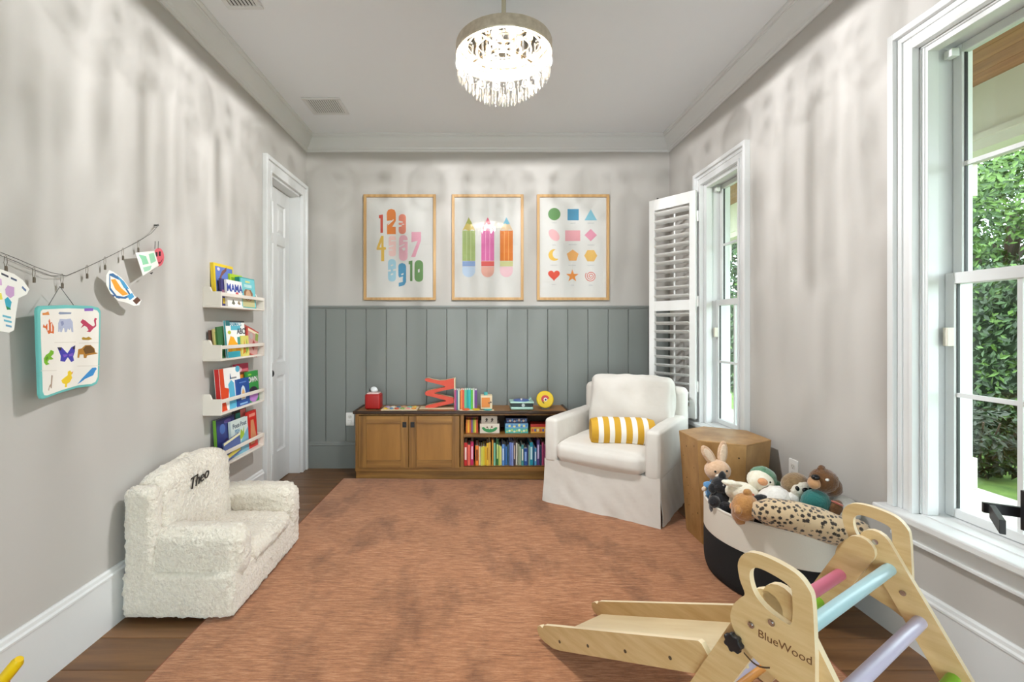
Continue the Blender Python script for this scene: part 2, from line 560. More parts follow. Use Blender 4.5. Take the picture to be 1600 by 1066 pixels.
# ------------------------------------------------------------------ windows
def window(name, y0, y1, label):
    w = struct(empty(name), label, 'window')
    cw = .1
    b = MB()
    xs = XR
    def leg(a, bb, t, z0, z1):
        b.box(xs - t, xs, a, bb, z0, z1)
    top = WZ1 + cw
    for sgn, e in ((1, y1), (-1, y0)):
        for o0, o1, t in ((0, .014, .028), (.014, .05, .018), (.05, .056, .024), (.056, .074, .02), (.074, .1, .038)):
            a, c = (e + o0, e + o1) if sgn > 0 else (e - o1, e - o0)
            leg(a, c, t, WZ0, WZ1 + o1)
    for o0, o1, t in ((0, .014, .028), (.014, .05, .018), (.05, .056, .024), (.056, .074, .02), (.074, .1, .038)):
        b.box(xs - t, xs, y0 - o0, y1 + o0, WZ1 + o0, WZ1 + o1)
    b.build('casing', TRIM, w, bevel=.002)
    q = MB().box(xs - .075, xs + .1, y0 - .13, y1 + .13, WZ0 - .03, WZ0).build('sill', TRIM, w, bevel=.006)
    MB().box(xs - .02, xs, y0 - .1, y1 + .1, WZ0 - .11, WZ0 - .03).box(xs - .032, xs, y0 - .11, y1 + .11, WZ0 - .052, WZ0 - .03).box(xs - .026, xs, y0 - .1, y1 + .1, WZ0 - .118, WZ0 - .104).build('apron', TRIM, w, bevel=.003)
    b = MB()
    b.box(xs, xs + .2, y0 - .001, y0 + .006, WZ0, WZ1).box(xs, xs + .2, y1 - .006, y1 + .001, WZ0, WZ1).box(xs, xs + .2, y0, y1, WZ1 - .006, WZ1 + .001).box(xs, xs + .2, y0, y1, WZ0 - .03, WZ0 + .004)
    b.build('jamb', TRIM, w)
    b = MB()                                   # shutter frame inside the jamb
    b.box(xs + .008, xs + .05, y0 + .006, y0 + .026, WZ0 + .004, WZ1 - .006).box(xs + .008, xs + .05, y1 - .026, y1 - .006, WZ0 + .004, WZ1 - .006).box(xs + .008, xs + .05, y0 + .026, y1 - .026, WZ1 - .026, WZ1 - .006)
    b.box(xs + .004, xs + .02, y1 - .016, y1 - .006, WZ0 + .004, WZ1 - .006).box(xs + .004, xs + .02, y0 + .006, y0 + .016, WZ0 + .004, WZ1 - .006)
    b.build('shutter_frame', TRIM, w, bevel=.002)
    zm = 1.435
    for nm, z0, z1, x0 in (('upper_sash', zm - .02, WZ1 - .008, xs + .118), ('lower_sash', WZ0 + .006, zm + .022, xs + .088)):
        b = MB()
        st = .033
        a0, a1 = y0 + .012, y1 - .012
        b.box(x0, x0 + .03, a0, a0 + st, z0, z1).box(x0, x0 + .03, a1 - st, a1, z0, z1)
        b.box(x0, x0 + .03, a0 + st, a1 - st, z1 - (.042 if nm == 'lower_sash' else st), z1).box(x0, x0 + .03, a0 + st, a1 - st, z0, z0 + st)
        sash = b.build(nm, TRIM, w, bevel=.002)
        g0, g1, h0, h1 = a0 + st, a1 - st, z0 + st, z1 - st
        MB().box(x0 + .006, x0 + .024, (g0 + g1) / 2 - .008, (g0 + g1) / 2 + .008, h0, h1).box(x0 + .007, x0 + .023, g0, g1, (h0 + h1) / 2 - .008, (h0 + h1) / 2 + .008).build('muntin', TRIM, sash)
        for yy in ((g0, (g0 + g1) / 2 - .008), ((g0 + g1) / 2 + .008, g1)):
            for zz in ((h0, (h0 + h1) / 2 - .008), ((h0 + h1) / 2 + .008, h1)):
                MB().box(x0 + .0135, x0 + .0165, yy[0], yy[1], zz[0], zz[1]).build('pane', GLASS, sash)
        MB().box(x0 + .01, x0 + .02, g0 - .0, g0 + .003, h0, h1).box(x0 + .01, x0 + .02, g1 - .003, g1, h0, h1).build('gasket', BLACK, sash)
    MB().box(xs + .06, xs + .085, y1 - .05, y1 - .03, 1.18, 1.25).build('latch', M('latch_plastic', 'D8D2C4', .4), w, bevel=.002)
    MB().box(xs + .07, xs + .1, y1 - .055, y1 - .025, WZ1 - .06, WZ1 - .03).build('bracket', TRIM, w, bevel=.002)
    return w
window('window_1', *WIN[0], 'nearer white sash window beside the wooden climber')
window('window_2', *WIN[1], 'farther white sash window with the open louvred shutter')
window('added_daylight_window', *WIN[2], 'unseen white sash window added behind the viewer for daylight')  # unseen window, added to let in more daylight

# open plantation shutter of the farther window
sx, sy = 1.426 - 1.658, 3.884 - 3.56
sw = .40
sh = thing('plantation_shutter', 'white louvred shutter swung open beside the farther window', 'shutter', (1.656, 3.556, 0), math.atan2(sy, sx))
SH = M('shutter_paint', 'EDEDEB', .35)
z0, z1, zmid = .553, 2.298, 1.425
st = .05
for x in (0, sw - st):
    MB().box(x, x + st, -.014, .014, z0, z1).build('stile', SH, sh, bevel=.003)
for a, c in ((z0, z0 + .09), (zmid - .04, zmid + .04), (z1 - .09, z1)):
    MB().box(st, sw - st, -.013, .013, a, c).build('rail', SH, sh, bevel=.002)
lp = []
for i in range(14):
    t = 2 * PI * i / 14
    lp.append((.032 * math.cos(t), .0055 * math.sin(t)))
lm = MB(basis((0, 0, 0), (0, 1, 0), (0, 0, 1))).prism(lp, st + .002, sw - st - .002).mesh('louver', SH, 50)
for a, c in ((z0 + .09, zmid - .04), (zmid + .04, z1 - .09)):
    n = 11
    for i in range(n):
        inst('louver', lm, sh, (0, 0, a + (c - a) * (i + .5) / n), (math.radians(24), 0, 0))
    MB().box(sw / 2 - .006, sw / 2 + .006, -.040, -.030, a + .02, c - .02).build('tilt_rod', SH, sh, bevel=.002)
MB().cyl((sw - .06, -.016, z1 + .002), (sw - .06, -.016, z1 + .016), .008).build('magnet_catch', BLACK, sh)
for z in (.8, 1.45, 2.1):
    MB().cyl((-.006, -.012, z - .04), (-.006, -.012, z + .04), .006).build('hinge', SH, sh)

# ------------------------------------------------------------------ outlets and vents
def outlet(M4, label):
    o = thing('wall_outlet', label, 'outlet')
    o.matrix_world = M4
    MB().prism(rrect(-.036, .036, -.058, .058, .006), 0, .006).build('plate', WHITE, o, bevel=.0015)
    for dz in (-.02, .02):
        q = MB().prism(rrect(-.017, .017, dz - .014, dz + .014, .008), .006, .0075).build('socket', M('outlet_face', 'DEDBD4', .4), o)
        MB().box(-.008, -.006, dz - .002, dz + .007, .0072, .0078).box(.006, .008, dz - .002, dz + .007, .0072, .0078).cyl((0, dz - .008, .0072), (0, dz - .008, .0078), .0025, n=8).build('slot', BLACK, q)
    return o
outlet(basis((XR, 2.522, .48), (0, -1, 0), (0, 0, 1)), 'white wall outlet above the basket of plush toys')
o = outlet(basis((-1.143, YB - .019, .437), (1, 0, 0), (0, 0, 1)), 'white wall outlet with plug left of the cabinet')
MB().box(-.016, .016, -.036, -.006, .008, .045).build('plug', WHITE, o, bevel=.003)

def vent(x0, x1, y0, y1, n, label):
    v = thing('ceiling_vent', label, 'vent', ((x0 + x1) / 2, (y0 + y1) / 2, ZC))
    hx, hy = (x1 - x0) / 2, (y1 - y0) / 2
    fw = .028
    b = MB()
    b.box(-hx, hx, -hy, -hy + fw, -.008, 0).box(-hx, hx, hy - fw, hy, -.008, 0).box(-hx, -hx + fw, -hy + fw, hy - fw, -.008, 0).box(hx - fw, hx, -hy + fw, hy - fw, -.008, 0)
    b.build('frame', TRIM, v, bevel=.003)
    MB().box(-hx + fw, hx - fw, -hy + fw, hy - fw, -.0015, -.0005).build('dark_backing', M('vent_shade_dark', '3A3A3A', .9), v)  # dark sheet behind the slats stands in for the shade of a duct
    sm = MB(Matrix.Rotation(math.radians(-28), 4, 'Y')).box(-.0052, .0052, -hy + fw, hy - fw, -.001, .001).mesh('slat', TRIM)
    for i in range(n):
        inst('slat', sm, v, (-hx + fw + (2 * hx - 2 * fw) * (i + .5) / n, 0, -.006))
vent(-1.316, -1.03, 3.455, 3.725, 14, 'white ceiling vent with fine slats near the back wall')
vent(-1.335, -1.145, 2.17, 2.493, 7, 'white ceiling vent with dark slots at the top edge')

# ------------------------------------------------------------------ outdoors
LAWN = M('lawn', '4C6A2C', .9, col2='6E8A3C', vscale=(3, 3, 3), bump=.4, bscale=90, bdist=.02)
struct(MB().box(-30, 40, -25, 45, -.5, -.35).build('lawn', LAWN), 'green lawn outside the windows', 'ground')
struct(MB().box(XR + .2, 3.95, -4, 9, -.35, -.02).build('porch_floor', M('porch_concrete', 'A8A39A', .8, col2='B8B2A8', vscale=(4, 4, 4))), 'pale concrete porch floor outside the windows', 'floor')
struct(MB().box(-6, 1.9, -14, YF - .15, -.35, -.02).build('bounce_slab', M('bounce_slab_pale', 'DAD8D4', .8)), 'pale unseen slab added behind the viewer to bounce daylight', 'floor')  # unseen pale ground, added to reflect daylight up to the ceiling
PORCH = M('porch_cream_paint', 'CFC9BE', .6)
def column(y0, label):
    c = thing('porch_column', label, 'column', (3.75, y0 + .15, -.02), group='porch columns')
    MB().box(-.13, .13, -.13, .13, .25, 2.3).build('shaft', PORCH, c, bevel=.006)
    MB().box(-.15, .15, -.15, .15, 0, .25).build('plinth', PORCH, c, bevel=.006)
    MB().box(-.15, .15, -.15, .15, 2.3, 2.55).build('capital', PORCH, c, bevel=.006)
column(3.65, 'square cream porch column seen through the nearer window')
column(7.2, 'square cream porch column seen through the farther window')
struct(MB().box(3.6, 3.9, -4, 9, 2.53, 3.0).box(3.57, 3.93, -4, 9, 2.60, 2.64).build('beam', PORCH), 'cream porch beam carried by the columns', 'beam')
pc = struct(empty('porch_ceiling'), 'brown plank ceiling of the porch', 'ceiling')
WOODC = M('porch_ceiling_wood', '8A5A38', .5, col2='A8754C', vscale=(14, 1.2, 14), rnd=.1)
pmesh = MB().box(-.068, .068, -4, 9, 3.0, 3.02).mesh('plank', WOODC)
x = XR + .27
while x < 3.95:
    inst('plank', pmesh, pc, (x, 0, 0)); x += .14
struct(MB().box(XR + .2, 4.2, -4, 9, 3.03, 3.15).build('porch_roof', PORCH), 'roof above the porch', 'roof')

def leaves(n, box, size, rng, shape='box', dens=None):
    """one mesh of small folded leaves filling a box shell or an ellipsoid"""
    v = []; f = []; mi = []
    x0, x1, y0, y1, z0, z1 = box
    for i in range(n):
        if shape == 'box':
            p = Vector((rng.uniform(x0, x1), rng.uniform(y0, y1), rng.uniform(z0, z1)))
            nrm = Vector((-1 + rng.uniform(-.8, .8), rng.uniform(-.8, .8), rng.uniform(-.2, 1.1)))
        else:
            while True:
                q = Vector((rng.uniform(-1, 1), rng.uniform(-1, 1), rng.uniform(-1, 1)))
                if .35 < q.length < 1 and mnoise.noise(Vector((q.x * 3 + x0, q.y * 3 + y0, q.z * 3))) > -.05:
                    break
            p = Vector(((x0 + x1) / 2 + q.x * (x1 - x0) / 2, (y0 + y1) / 2 + q.y * (y1 - y0) / 2, (z0 + z1) / 2 + q.z * (z1 - z0) / 2))
            nrm = q + Vector((rng.uniform(-.7, .7), rng.uniform(-.7, .7), rng.uniform(-.3, 1)))
        nrm.normalize()
        a = nrm.orthogonal().normalized()
        a = Matrix.Rotation(rng.uniform(0, 6.28), 3, nrm) @ a
        c = nrm.cross(a)
        s = size * rng.uniform(.6, 1.3)
        k = len(v)
        v += [p - a * s, p + c * s * .42 + nrm * s * .12, p + a * s, p - c * s * .42 + nrm * s * .12]
        f += [(k, k + 1, k + 2), (k, k + 2, k + 3)]
        t = rng.choice((0, 0, 1, 1, 2))
        mi += [t, t]
    q = MB(); q.v = [tuple(p) for p in v]; q.f = f; q.m = mi
    return q
def leafmat(name, col):
    m = M(name, col, .5)
    b = m.node_tree.nodes['Principled BSDF']
    b.inputs['Subsurface Weight'].default_value = 0
    return m
G1, G2, G3 = leafmat('leaf_dark_green', '213612'), leafmat('leaf_green', '2E4C17'), leafmat('leaf_yellow_green', '4E6E22')
rng = random.Random(3)
hedge = thing('hedge', 'dense clipped green hedge beyond the porch', 'hedge', (0, 0, 0))
hb = MB()
hb.soft((6.9, 10.2, .75), (1.0, 12.4, 2.2), .25, .25, nz=[(.12, 1.7)])
hb.build('core', M('hedge_core', '1E3012', .95), hedge, smooth=180)
tag(leaves(15000, (6.22, 6.55, 4.0, 9.5, -.35, 1.95), .05, rng).build('foliage', [G1, G2, G3], hedge), kind='stuff')
tag(leaves(6000, (6.2, 6.55, 9.5, 16.4, -.35, 1.95), .06, rng).build('foliage', [G1, G2, G3], hedge), kind='stuff')
tag(leaves(3500, (6.4, 7.4, 4.0, 12, 1.8, 2.05), .05, rng).build('foliage', [G1, G2, G3], hedge), kind='stuff')
def tree(x, y, h, rx, rz, label, n, cols, size, s):
    r = random.Random(s)
    t = thing('tree', label, 'tree', (x, y, -.35), group='trees beyond the hedge')
    b = MB()
    b.tube([(0, 0, 0), (.05, .02, h * .3), (-.04, .06, h * .6), (0, 0, h)], [.16, .13, .1, .05], 8)
    b.build('trunk', M('bark', '4E4034', .9, bump=.6, bscale=20, bdist=.02), t, smooth=60)
    for i in range(11):
        a = r.uniform(0, 6.28); z = h * r.uniform(.35, .95); l = rx * r.uniform(.6, 1.05)
        e = Vector((l * math.cos(a), l * math.sin(a), z + r.uniform(.1, .7)))
        MB().tube([(0, 0, z - .2), tuple(e * .5 + Vector((0, 0, z * .5 + .05))), tuple(e)], [.05, .03, .012], 5).build('branch', _mats['bark'], t)
    tag(leaves(n, (-rx, rx, -rx, rx, h - rz, h + rz), size, r, 'ell').build('crown', cols, t), kind='stuff')
tree(7.9, 6.9, 3.3, 1.5, 1.9, 'leafy bright green tree standing behind the hedge', 17000, [G2, G3, G3], .052, 11)
tree(8.8, 9.4, 4.0, 1.8, 2.3, 'tall leafy tree farther along behind the hedge', 12000, [G2, G2, G3], .06, 12)
tree(8.6, 14.0, 4.0, 2.2, 2.6, 'leafy tree seen through the farther window', 7000, [G1, G2, G3], .1, 13)
def shrub(x, y, r_, h, label, s, cols):
    rr = random.Random(s)
    t = thing('shrub', label, 'shrub', (x, y, -.35), group='shrubs before the hedge')
    b = MB()
    for i in range(7):
        a = rr.uniform(0, 6.28)
        b.tube([(0, 0, 0), (r_ * .4 * math.cos(a), r_ * .4 * math.sin(a), h * .5), (r_ * .7 * math.cos(a), r_ * .7 * math.sin(a), h * .85)], .008, 5)
    b.build('stem', _mats['bark'], t)
    tag(leaves(1600, (-r_, r_, -r_, r_, .02, h), .045, rr, 'ell').build('foliage', cols, t), kind='stuff')
GD = leafmat('leaf_olive_dark', '232C14')
shrub(5.35, 5.0, .5, .75, 'low dark olive shrub in front of the hedge', 21, [GD, G1, GD])
shrub(5.5, 5.95, .5, .95, 'low green shrub behind the dark olive one', 22, [G1, G2, G3])
shrub(5.3, 3.85, .5, .7, 'low dark shrub nearest the porch', 23, [GD, G1, G1])

# ------------------------------------------------------------------ chandelier
CX, CYY = .122, 2.28
ch = thing('chandelier', 'round crystal chandelier with antique metal rim hanging from ceiling', 'chandelier', (CX, CYY, ZC))
AGED = M('antique_silver', 'BDB09C', .42, metal=.45, col2='D2C6B4', vscale=(30, 30, 30), bump=.15, bscale=90)
def zz(z): return z - ZC
MB().lathe([(.0, zz(2.954)), (.06, zz(2.954)), (.06, zz(2.94)), (.02, zz(2.925)), (.0, zz(2.925))], 24).build('canopy', AGED, ch, smooth=40)
MB().cyl((0, 0, zz(2.93)), (0, 0, zz(2.60)), .011, n=12).build('rod', M('cream_rod', 'C9BFA8', .4, metal=.3), ch, smooth=40)
b = MB()
R0 = .233
b.lathe([(R0 - .012, zz(2.628)), (R0 - .002, zz(2.632)), (R0 + .001, zz(2.625)), (R0, zz(2.585)), (R0 + .003, zz(2.578)), (R0, zz(2.572)), (R0 - .012, zz(2.572)), (R0 - .012, zz(2.628))], 64)
b.build('rim', AGED, ch, smooth=40)
MB().lathe([(0, zz(2.626)), (R0 - .013, zz(2.626)), (R0 - .013, zz(2.622)), (0, zz(2.622))], 48).build('top_plate', M('polished_plate', '8C8478', .06, metal=1), ch)
b = MB()
for i in range(4):
    a = PI / 4 + i * PI / 2
    b.cyl((0, 0, zz(2.61)), ((R0 - .008) * math.cos(a), (R0 - .008) * math.sin(a), zz(2.61)), .005, n=6)
for r in (.185, .135, .085):
    b.tube([(r * math.cos(2 * PI * i / 40), r * math.sin(2 * PI * i / 40), zz(2.60)) for i in range(40)], .004, 5, closed=True)
b.build('frame', AGED, ch, smooth=60)
CRY = bpy.data.materials.new('crystal'); CRY.use_nodes = True
nt = CRY.node_tree; nt.nodes.clear()
_o = nt.nodes.new('ShaderNodeOutputMaterial')
_t = nt.nodes.new('ShaderNodeBsdfTransparent'); _t.inputs[0].default_value = (.97, .97, .97, 1)
_l = nt.nodes.new('ShaderNodeBsdfTranslucent'); _l.inputs[0].default_value = (.95, .95, .93, 1)
_g = nt.nodes.new('ShaderNodeBsdfGlossy'); _g.inputs['Roughness'].default_value = .03
_m1 = nt.nodes.new('ShaderNodeMixShader'); _m1.inputs[0].default_value = .008
_m2 = nt.nodes.new('ShaderNodeMixShader'); _m2.inputs[0].default_value = .34
nt.links.new(_t.outputs[0], _m1.inputs[1]); nt.links.new(_l.outputs[0], _m1.inputs[2])
nt.links.new(_m1.outputs[0], _m2.inputs[1]); nt.links.new(_g.outputs[0], _m2.inputs[2])
nt.links.new(_m2.outputs[0], _o.inputs[0])
# large oval medallions on the rim
med = MB(basis((0, 0, 0), (1, 0, 0), (0, 0, 1)))
med.ell((0, 0, 0), (.0165, .021, .007), nu=12, nv=6)
CRY2 = CRY.copy(); CRY2.name = 'crystal_medallion'
for _n in CRY2.node_tree.nodes:
    if _n.type == 'MIX_SHADER':
        _n.inputs[0].default_value = .06 if _n.inputs[0].default_value < .1 else .14
medm = med.mesh('medallion', CRY2, 180)
ringm = MB(basis((0, 0, 0), (1, 0, 0), (0, 0, 1))).tube([(.0185 * math.cos(2 * PI * i / 16), .023 * math.sin(2 * PI * i / 16), 0) for i in range(16)], .0012, 5, closed=True).mesh('medallion_ring', AGED, 60)
bead = MB().ell((0, 0, 0), .0055, nu=8, nv=6).mesh('bead', CRY, 180)
NM = 18
for i in range(NM):
    a = 2 * PI * (i + .35) / NM - PI / 2
    r = R0 - .004
    mo = inst('medallion', medm, ch, (r * math.cos(a), r * math.sin(a), zz(2.546)), (0, 0, a + PI / 2))
    inst('medallion_ring', ringm, mo)
    a2 = a + PI / NM
    for dz in (0, .018):
        inst('bead', bead, ch, (r * math.cos(a2), r * math.sin(a2), zz(2.556 - dz)))
def prism_mesh(L, w):
    q = MB()
    pts = [(0, 0), (w, -.006), (w, -L + .012), (0, -L)]
    q.lathe([(r_, z_) for r_, z_ in pts], 6)
    return q.mesh('crystal_prism', CRY)
tiers = [(.222, 2.535, .07, 46), (.195, 2.51, .075, 36), (.165, 2.475, .07, 30), (.130, 2.445, .06, 24), (.09, 2.42, .052, 17), (.05, 2.40, .045, 10), (.016, 2.385, .04, 4)]
rr = random.Random(5)
for r, z, L, n in tiers:
    pmh = prism_mesh(L, .0046)
    for i in range(n):
        a = 2 * PI * (i + rr.uniform(-.15, .15)) / n
        inst('crystal_prism', pmh, ch, (r * math.cos(a), r * math.sin(a), zz(z + rr.uniform(-.004, .004))), (0, 0, rr.uniform(0, 6)))
BULB = bpy.data.materials.new('lit_bulb'); BULB.use_nodes = True
_b = BULB.node_tree.nodes['Principled BSDF']
_b.inputs['Emission Color'].default_value = (1, .95, .86, 1); _b.inputs['Emission Strength'].default_value = 40
for i in range(4):
    a = i * PI / 2 + .5
    p = (.09 * math.cos(a), .09 * math.sin(a), zz(2.515))
    MB().cyl((p[0], p[1], zz(2.60)), (p[0], p[1], zz(2.55)), .010, n=10).build('bulb_socket', AGED, ch)
    MB().lathe([(0, p[2] + .03), (.008, p[2] + .03), (.013, p[2]), (.009, p[2] - .02), (0, p[2] - .034)], 10, cx=p[0], cy_=p[1]).build('bulb', BULB, ch, smooth=180)
    ld = bpy.data.lights.new('bulb_light', 'POINT'); ld.energy = CHANDELIER_W; ld.color = (.985, .99, 1); ld.shadow_soft_size = .004
    lo = bpy.data.objects.new('bulb_light', ld); COL.objects.link(lo); lo.parent = ch; lo.location = (p[0] * .5, p[1] * .5, zz(2.552))

# ------------------------------------------------------------------ rug
def rug_mat():
    m = bpy.data.materials.new('rust_rug'); m.use_nodes = True
    nt = m.node_tree; N, L = nt.nodes, nt.links
    bs = N['Principled BSDF']; bs.inputs['Roughness'].default_value = .85
    bs.inputs['Sheen Weight'].default_value = .25; bs.inputs['Specular IOR Level'].default_value = .15
    tc = N.new('ShaderNodeTexCoord')
    def nz(sc, det, rough=.6):
        mp = N.new('ShaderNodeMapping'); mp.inputs['Scale'].default_value = sc
        L.new(tc.outputs['Object'], mp.inputs['Vector'])
        n = N.new('ShaderNodeTexNoise'); n.inputs['Scale'].default_value = 1; n.inputs['Detail'].default_value = det; n.inputs['Roughness'].default_value = rough
        L.new(mp.outputs[0], n.inputs['Vector']); return n
    n1 = nz((15, 130, 130), 8, .75)
    r1 = N.new('ShaderNodeValToRGB')
    e = r1.color_ramp.elements
    e[0].position = .28; e[0].color = lin('714630'); e[1].position = .72; e[1].color = lin('CC9A75')
    k = e.new(.5); k.color = lin('AA734E')
    L.new(n1.outputs['Fac'], r1.inputs['Fac'])
    n2 = nz((3.6, 1.7, 1), 6, .6)
    r2 = N.new('ShaderNodeValToRGB')
    r2.color_ramp.elements[0].position = .34; r2.color_ramp.elements[0].color = (.45, .42, .40, 1)
    r2.color_ramp.elements[1].position = .5; r2.color_ramp.elements[1].color = (1, 1, 1, 1)
    L.new(n2.outputs['Fac'], r2.inputs['Fac'])
    mx = N.new('ShaderNodeMix'); mx.data_type = 'RGBA'; mx.blend_type = 'MULTIPLY'; mx.inputs['Factor'].default_value = .75
    L.new(r1.outputs[0], mx.inputs['A']); L.new(r2.outputs[0], mx.inputs['B'])
    L.new(mx.outputs['Result'], bs.inputs['Base Color'])
    n3 = nz((60, 420, 420), 3)
    bp = N.new('ShaderNodeBump'); bp.inputs['Strength'].default_value = .5; bp.inputs['Distance'].default_value = .004
    L.new(n3.outputs['Fac'], bp.inputs['Height']); L.new(bp.outputs[0], bs.inputs['Normal'])
    return m
rug = thing('area_rug', 'large rust coloured low pile rug covering the floor', 'rug', (.085, 2.285, 0), math.radians(-1.5))
MB().soft((0, 0, .0065), (2.47, 3.05, .013), .006, .12, arc=2).build('pile', rug_mat(), rug, smooth=60)
for s_ in (-1, 1):
    MB().tube([(s_ * 1.236, -1.525, .006), (s_ * 1.236, 1.525, .006)], .006, 6).build('bound_edge', M('rug_binding', '8E5840', .9), rug, smooth=60)

# ------------------------------------------------------------------ low cabinet
OAK = M('honey_oak', '6E491C', .42, col2='A87A3C', vscale=(26, 26, 1.6), vlo=.3, vhi=.72, detail=7, bump=.12, bscale=60, bstretch=(8, 8, .6), rnd=.06)
OAKH = M('honey_oak_across', '6E491C', .42, col2='A87A3C', vscale=(1.6, 26, 26), vlo=.3, vhi=.72, detail=7, bump=.12, bscale=60, bstretch=(.6, 8, 8), rnd=.06)
DARKW = M('dark_walnut_edge', '35200F', .35)
TOPW = M('cabinet_top_brown', '8A6138', .45, col2='9C7244', vscale=(2, 22, 22), detail=6)
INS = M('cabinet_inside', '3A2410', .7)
cab = thing('low_cabinet', 'low oak cabinet with two doors and open shelves', 'cabinet', (-.14, 3.83, 0))
ox = -.14
def cx(x): return x - ox
cl, cr = cx(-1.012), cx(.735)
dep = .315
b = MB()
b.box(cl, cl + .022, 0, dep, .075, .545).box(cr - .022, cr, 0, dep, .075, .545)
b.box(cl + .022, cr - .022, dep - .012, dep, .075, .545)
b.box(cl + .022, cr - .022, .0, dep - .012, .085, .108)
b.box(cl + .022, cr - .022, .0, dep - .012, .53, .545)
b.box(cl + .022, cx(-.981), 0, .02, .108, .53)
b.box(cx(-.151), cx(-.123), 0, dep - .012, .108, .53)
b.build('body', OAK, cab, bevel=.002)
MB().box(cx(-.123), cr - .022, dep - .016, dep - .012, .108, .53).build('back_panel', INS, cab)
MB().box(cl, cr, .022, dep, 0, .075).build('plinth', OAKH, cab, bevel=.002)
MB().box(cl, cr, -.004, .02, .072, .108).build('bottom_rail', OAKH, cab, bevel=.002)
MB().box(cx(-.123), cr - .022, .008, dep - .016, .348, .372).build('shelf', OAKH, cab, bevel=.002)
tx0, tx1 = cx(-1.03), cx(.752)
MB().box(tx0 + .02, tx1 - .02, .0, dep + .01, .545, .560).build('top', TOPW, cab)
b = MB()
b.box(tx0, tx1, -.018, .004, .543, .568).box(tx0, tx0 + .022, .004, dep + .012, .543, .568).box(tx1 - .022, tx1, .004, dep + .012, .543, .568)
b.build('edge_strip', DARKW, cab, bevel=.006, seg=3)
def cabdoor(a, c, hx):
    z0, z1 = .106, .527
    f = .062
    dd = MB().box(a + f - .002, c - f + .002, -.010, -.002, z0 + f - .002, z1 - f + .002).build('door', M('honey_oak_panel', '80551F', .45, col2='A97838', vscale=(9, 9, 1.2), vlo=.25, vhi=.75, detail=8, rnd=.05), cab)
    for x0_ in (a, c - f):
        MB().box(x0_, x0_ + f, -.018, .0, z0, z1).build('stile', OAK, dd, bevel=.002)
    for z0_ in (z0, z1 - f):
        MB().box(a + f, c - f, -.018, .0, z0_, z0_ + f).build('rail', OAKH, dd, bevel=.002)
    h = MB().box(hx - .016, hx + .016, -.022, -.018, z1 - .092, z1 - .047).build('handle', BLACK, dd, bevel=.002)
    MB().cyl((hx, -.022, z1 - .07), (hx, -.034, z1 - .07), .009, n=12).build('pull', BLACK, h)
cabdoor(cx(-.979), cx(-.575), cx(-.575) - .031)
cabdoor(cx(-.571), cx(-.157), cx(-.571) + .031)

# ---- books on the lower cubby shelf
def book(name, label, w, d, h, hexc, xf, group=None, cat='book', deco=None, pages=True, hard=True):
    """standing book: width w (spine), depth d, height h; local x across spine, +y into shelf"""
    o = thing(name, label, cat, group=group)
    o.matrix_world = xf
    c = paint(hexc)
    t = min(.0025, w * .18)
    b = MB()
    b.box(-w / 2, -w / 2 + t, 0, d, 0, h).box(w / 2 - t, w / 2, 0, d, 0, h).box(-w / 2 + t, w / 2 - t, 0, t, 0, h)
    b.build('cover', c, o)
    if pages:
        MB().box(-w / 2 + t, w / 2 - t, t, d - .004, .003, h - .003).build('pages', PAPER, o)
    if deco:
        q = MB()
        for z0, z1, dh in deco:
            q.box(-w / 2 + w * .22, w / 2 - w * .22, -.0008, .0, z0 * h, z1 * h)
        q.build('spine_title', paint(deco[0][2]), o)
    return o
SP = [(60, 120, 560, 'C4201C', 'red', 'F2D8D0'), (125, 175, 605, 'EE6A58', 'coral'), (180, 235, 545, 'C21C58', 'magenta', 'F0B8CC'), (270, 330, 615, 'EC7E1C', 'orange', '7A3010'),
      (335, 365, 640, 'E6D4A8', 'cream'), (370, 400, 640, 'D2CE5C', 'pale lime'), (400, 440, 630, 'D8CA3C', 'lemon yellow'), (440, 475, 640, 'DEAC1E', 'golden yellow'),
      (475, 515, 570, 'E0B62C', 'tall golden', 'B07818'), (515, 555, 560, 'D6A548', 'ochre'), (575, 605, 500, 'C88A2C', 'slim amber'), (610, 645, 570, '7CC4A4', 'mint'),
      (655, 700, 500, '2A682A', 'tall forest green', 'C8D888'), (700, 735, 620, 'B4C45C', 'moss yellow'), (735, 760, 640, 'DED68C', 'thin pale yellow'), (765, 805, 590, '588CCC', 'sky blue', 'DCE8F4'),
      (805, 830, 600, '28568C', 'thin denim blue'), (830, 860, 640, '3874B4', 'mid blue'), (865, 895, 600, '224C66', 'dark teal'), (900, 940, 560, '667CBC', 'periwinkle'),
      (940, 975, 560, '8494CC', 'pale periwinkle'), (975, 1015, 520, '3E2E38', 'dark plum', 'C8B0A0'), (1020, 1050, 570, 'D6D2C6', 'off white'), (1055, 1085, 590, '889478', 'sage green'),
      (1085, 1120, 640, 'A4B49C', 'light sage'), (1120, 1165, 600, '3A8484', 'teal', 'E8E4D0'), (1170, 1235, 670, '1C4690', 'short royal blue', '88A8DC'), (1235, 1255, 600, '2E2E54', 'thin navy'),
      (1255, 1280, 620, '84AC9C', 'grey green'), (1280, 1340, 560, '1C94AC', 'turquoise', 'D8F0F0'), (1340, 1365, 600, '124474', 'thin deep blue'), (1365, 1405, 670, '4C9CCC', 'short light blue', 'E4F0F8'),
      (1410, 1465, 510, '564488', 'tall violet', 'D0C4E8'), (1470, 1500, 620, '263C5C', 'midnight blue'), (1504, 1540, 560, 'B04870', 'rose'), (1545, 1590, 600, '8C3C6C', 'plum pink')]
ORD = ['first', 'second', 'third', 'fourth', 'fifth', 'sixth', 'seventh', 'eighth', 'ninth', 'tenth']
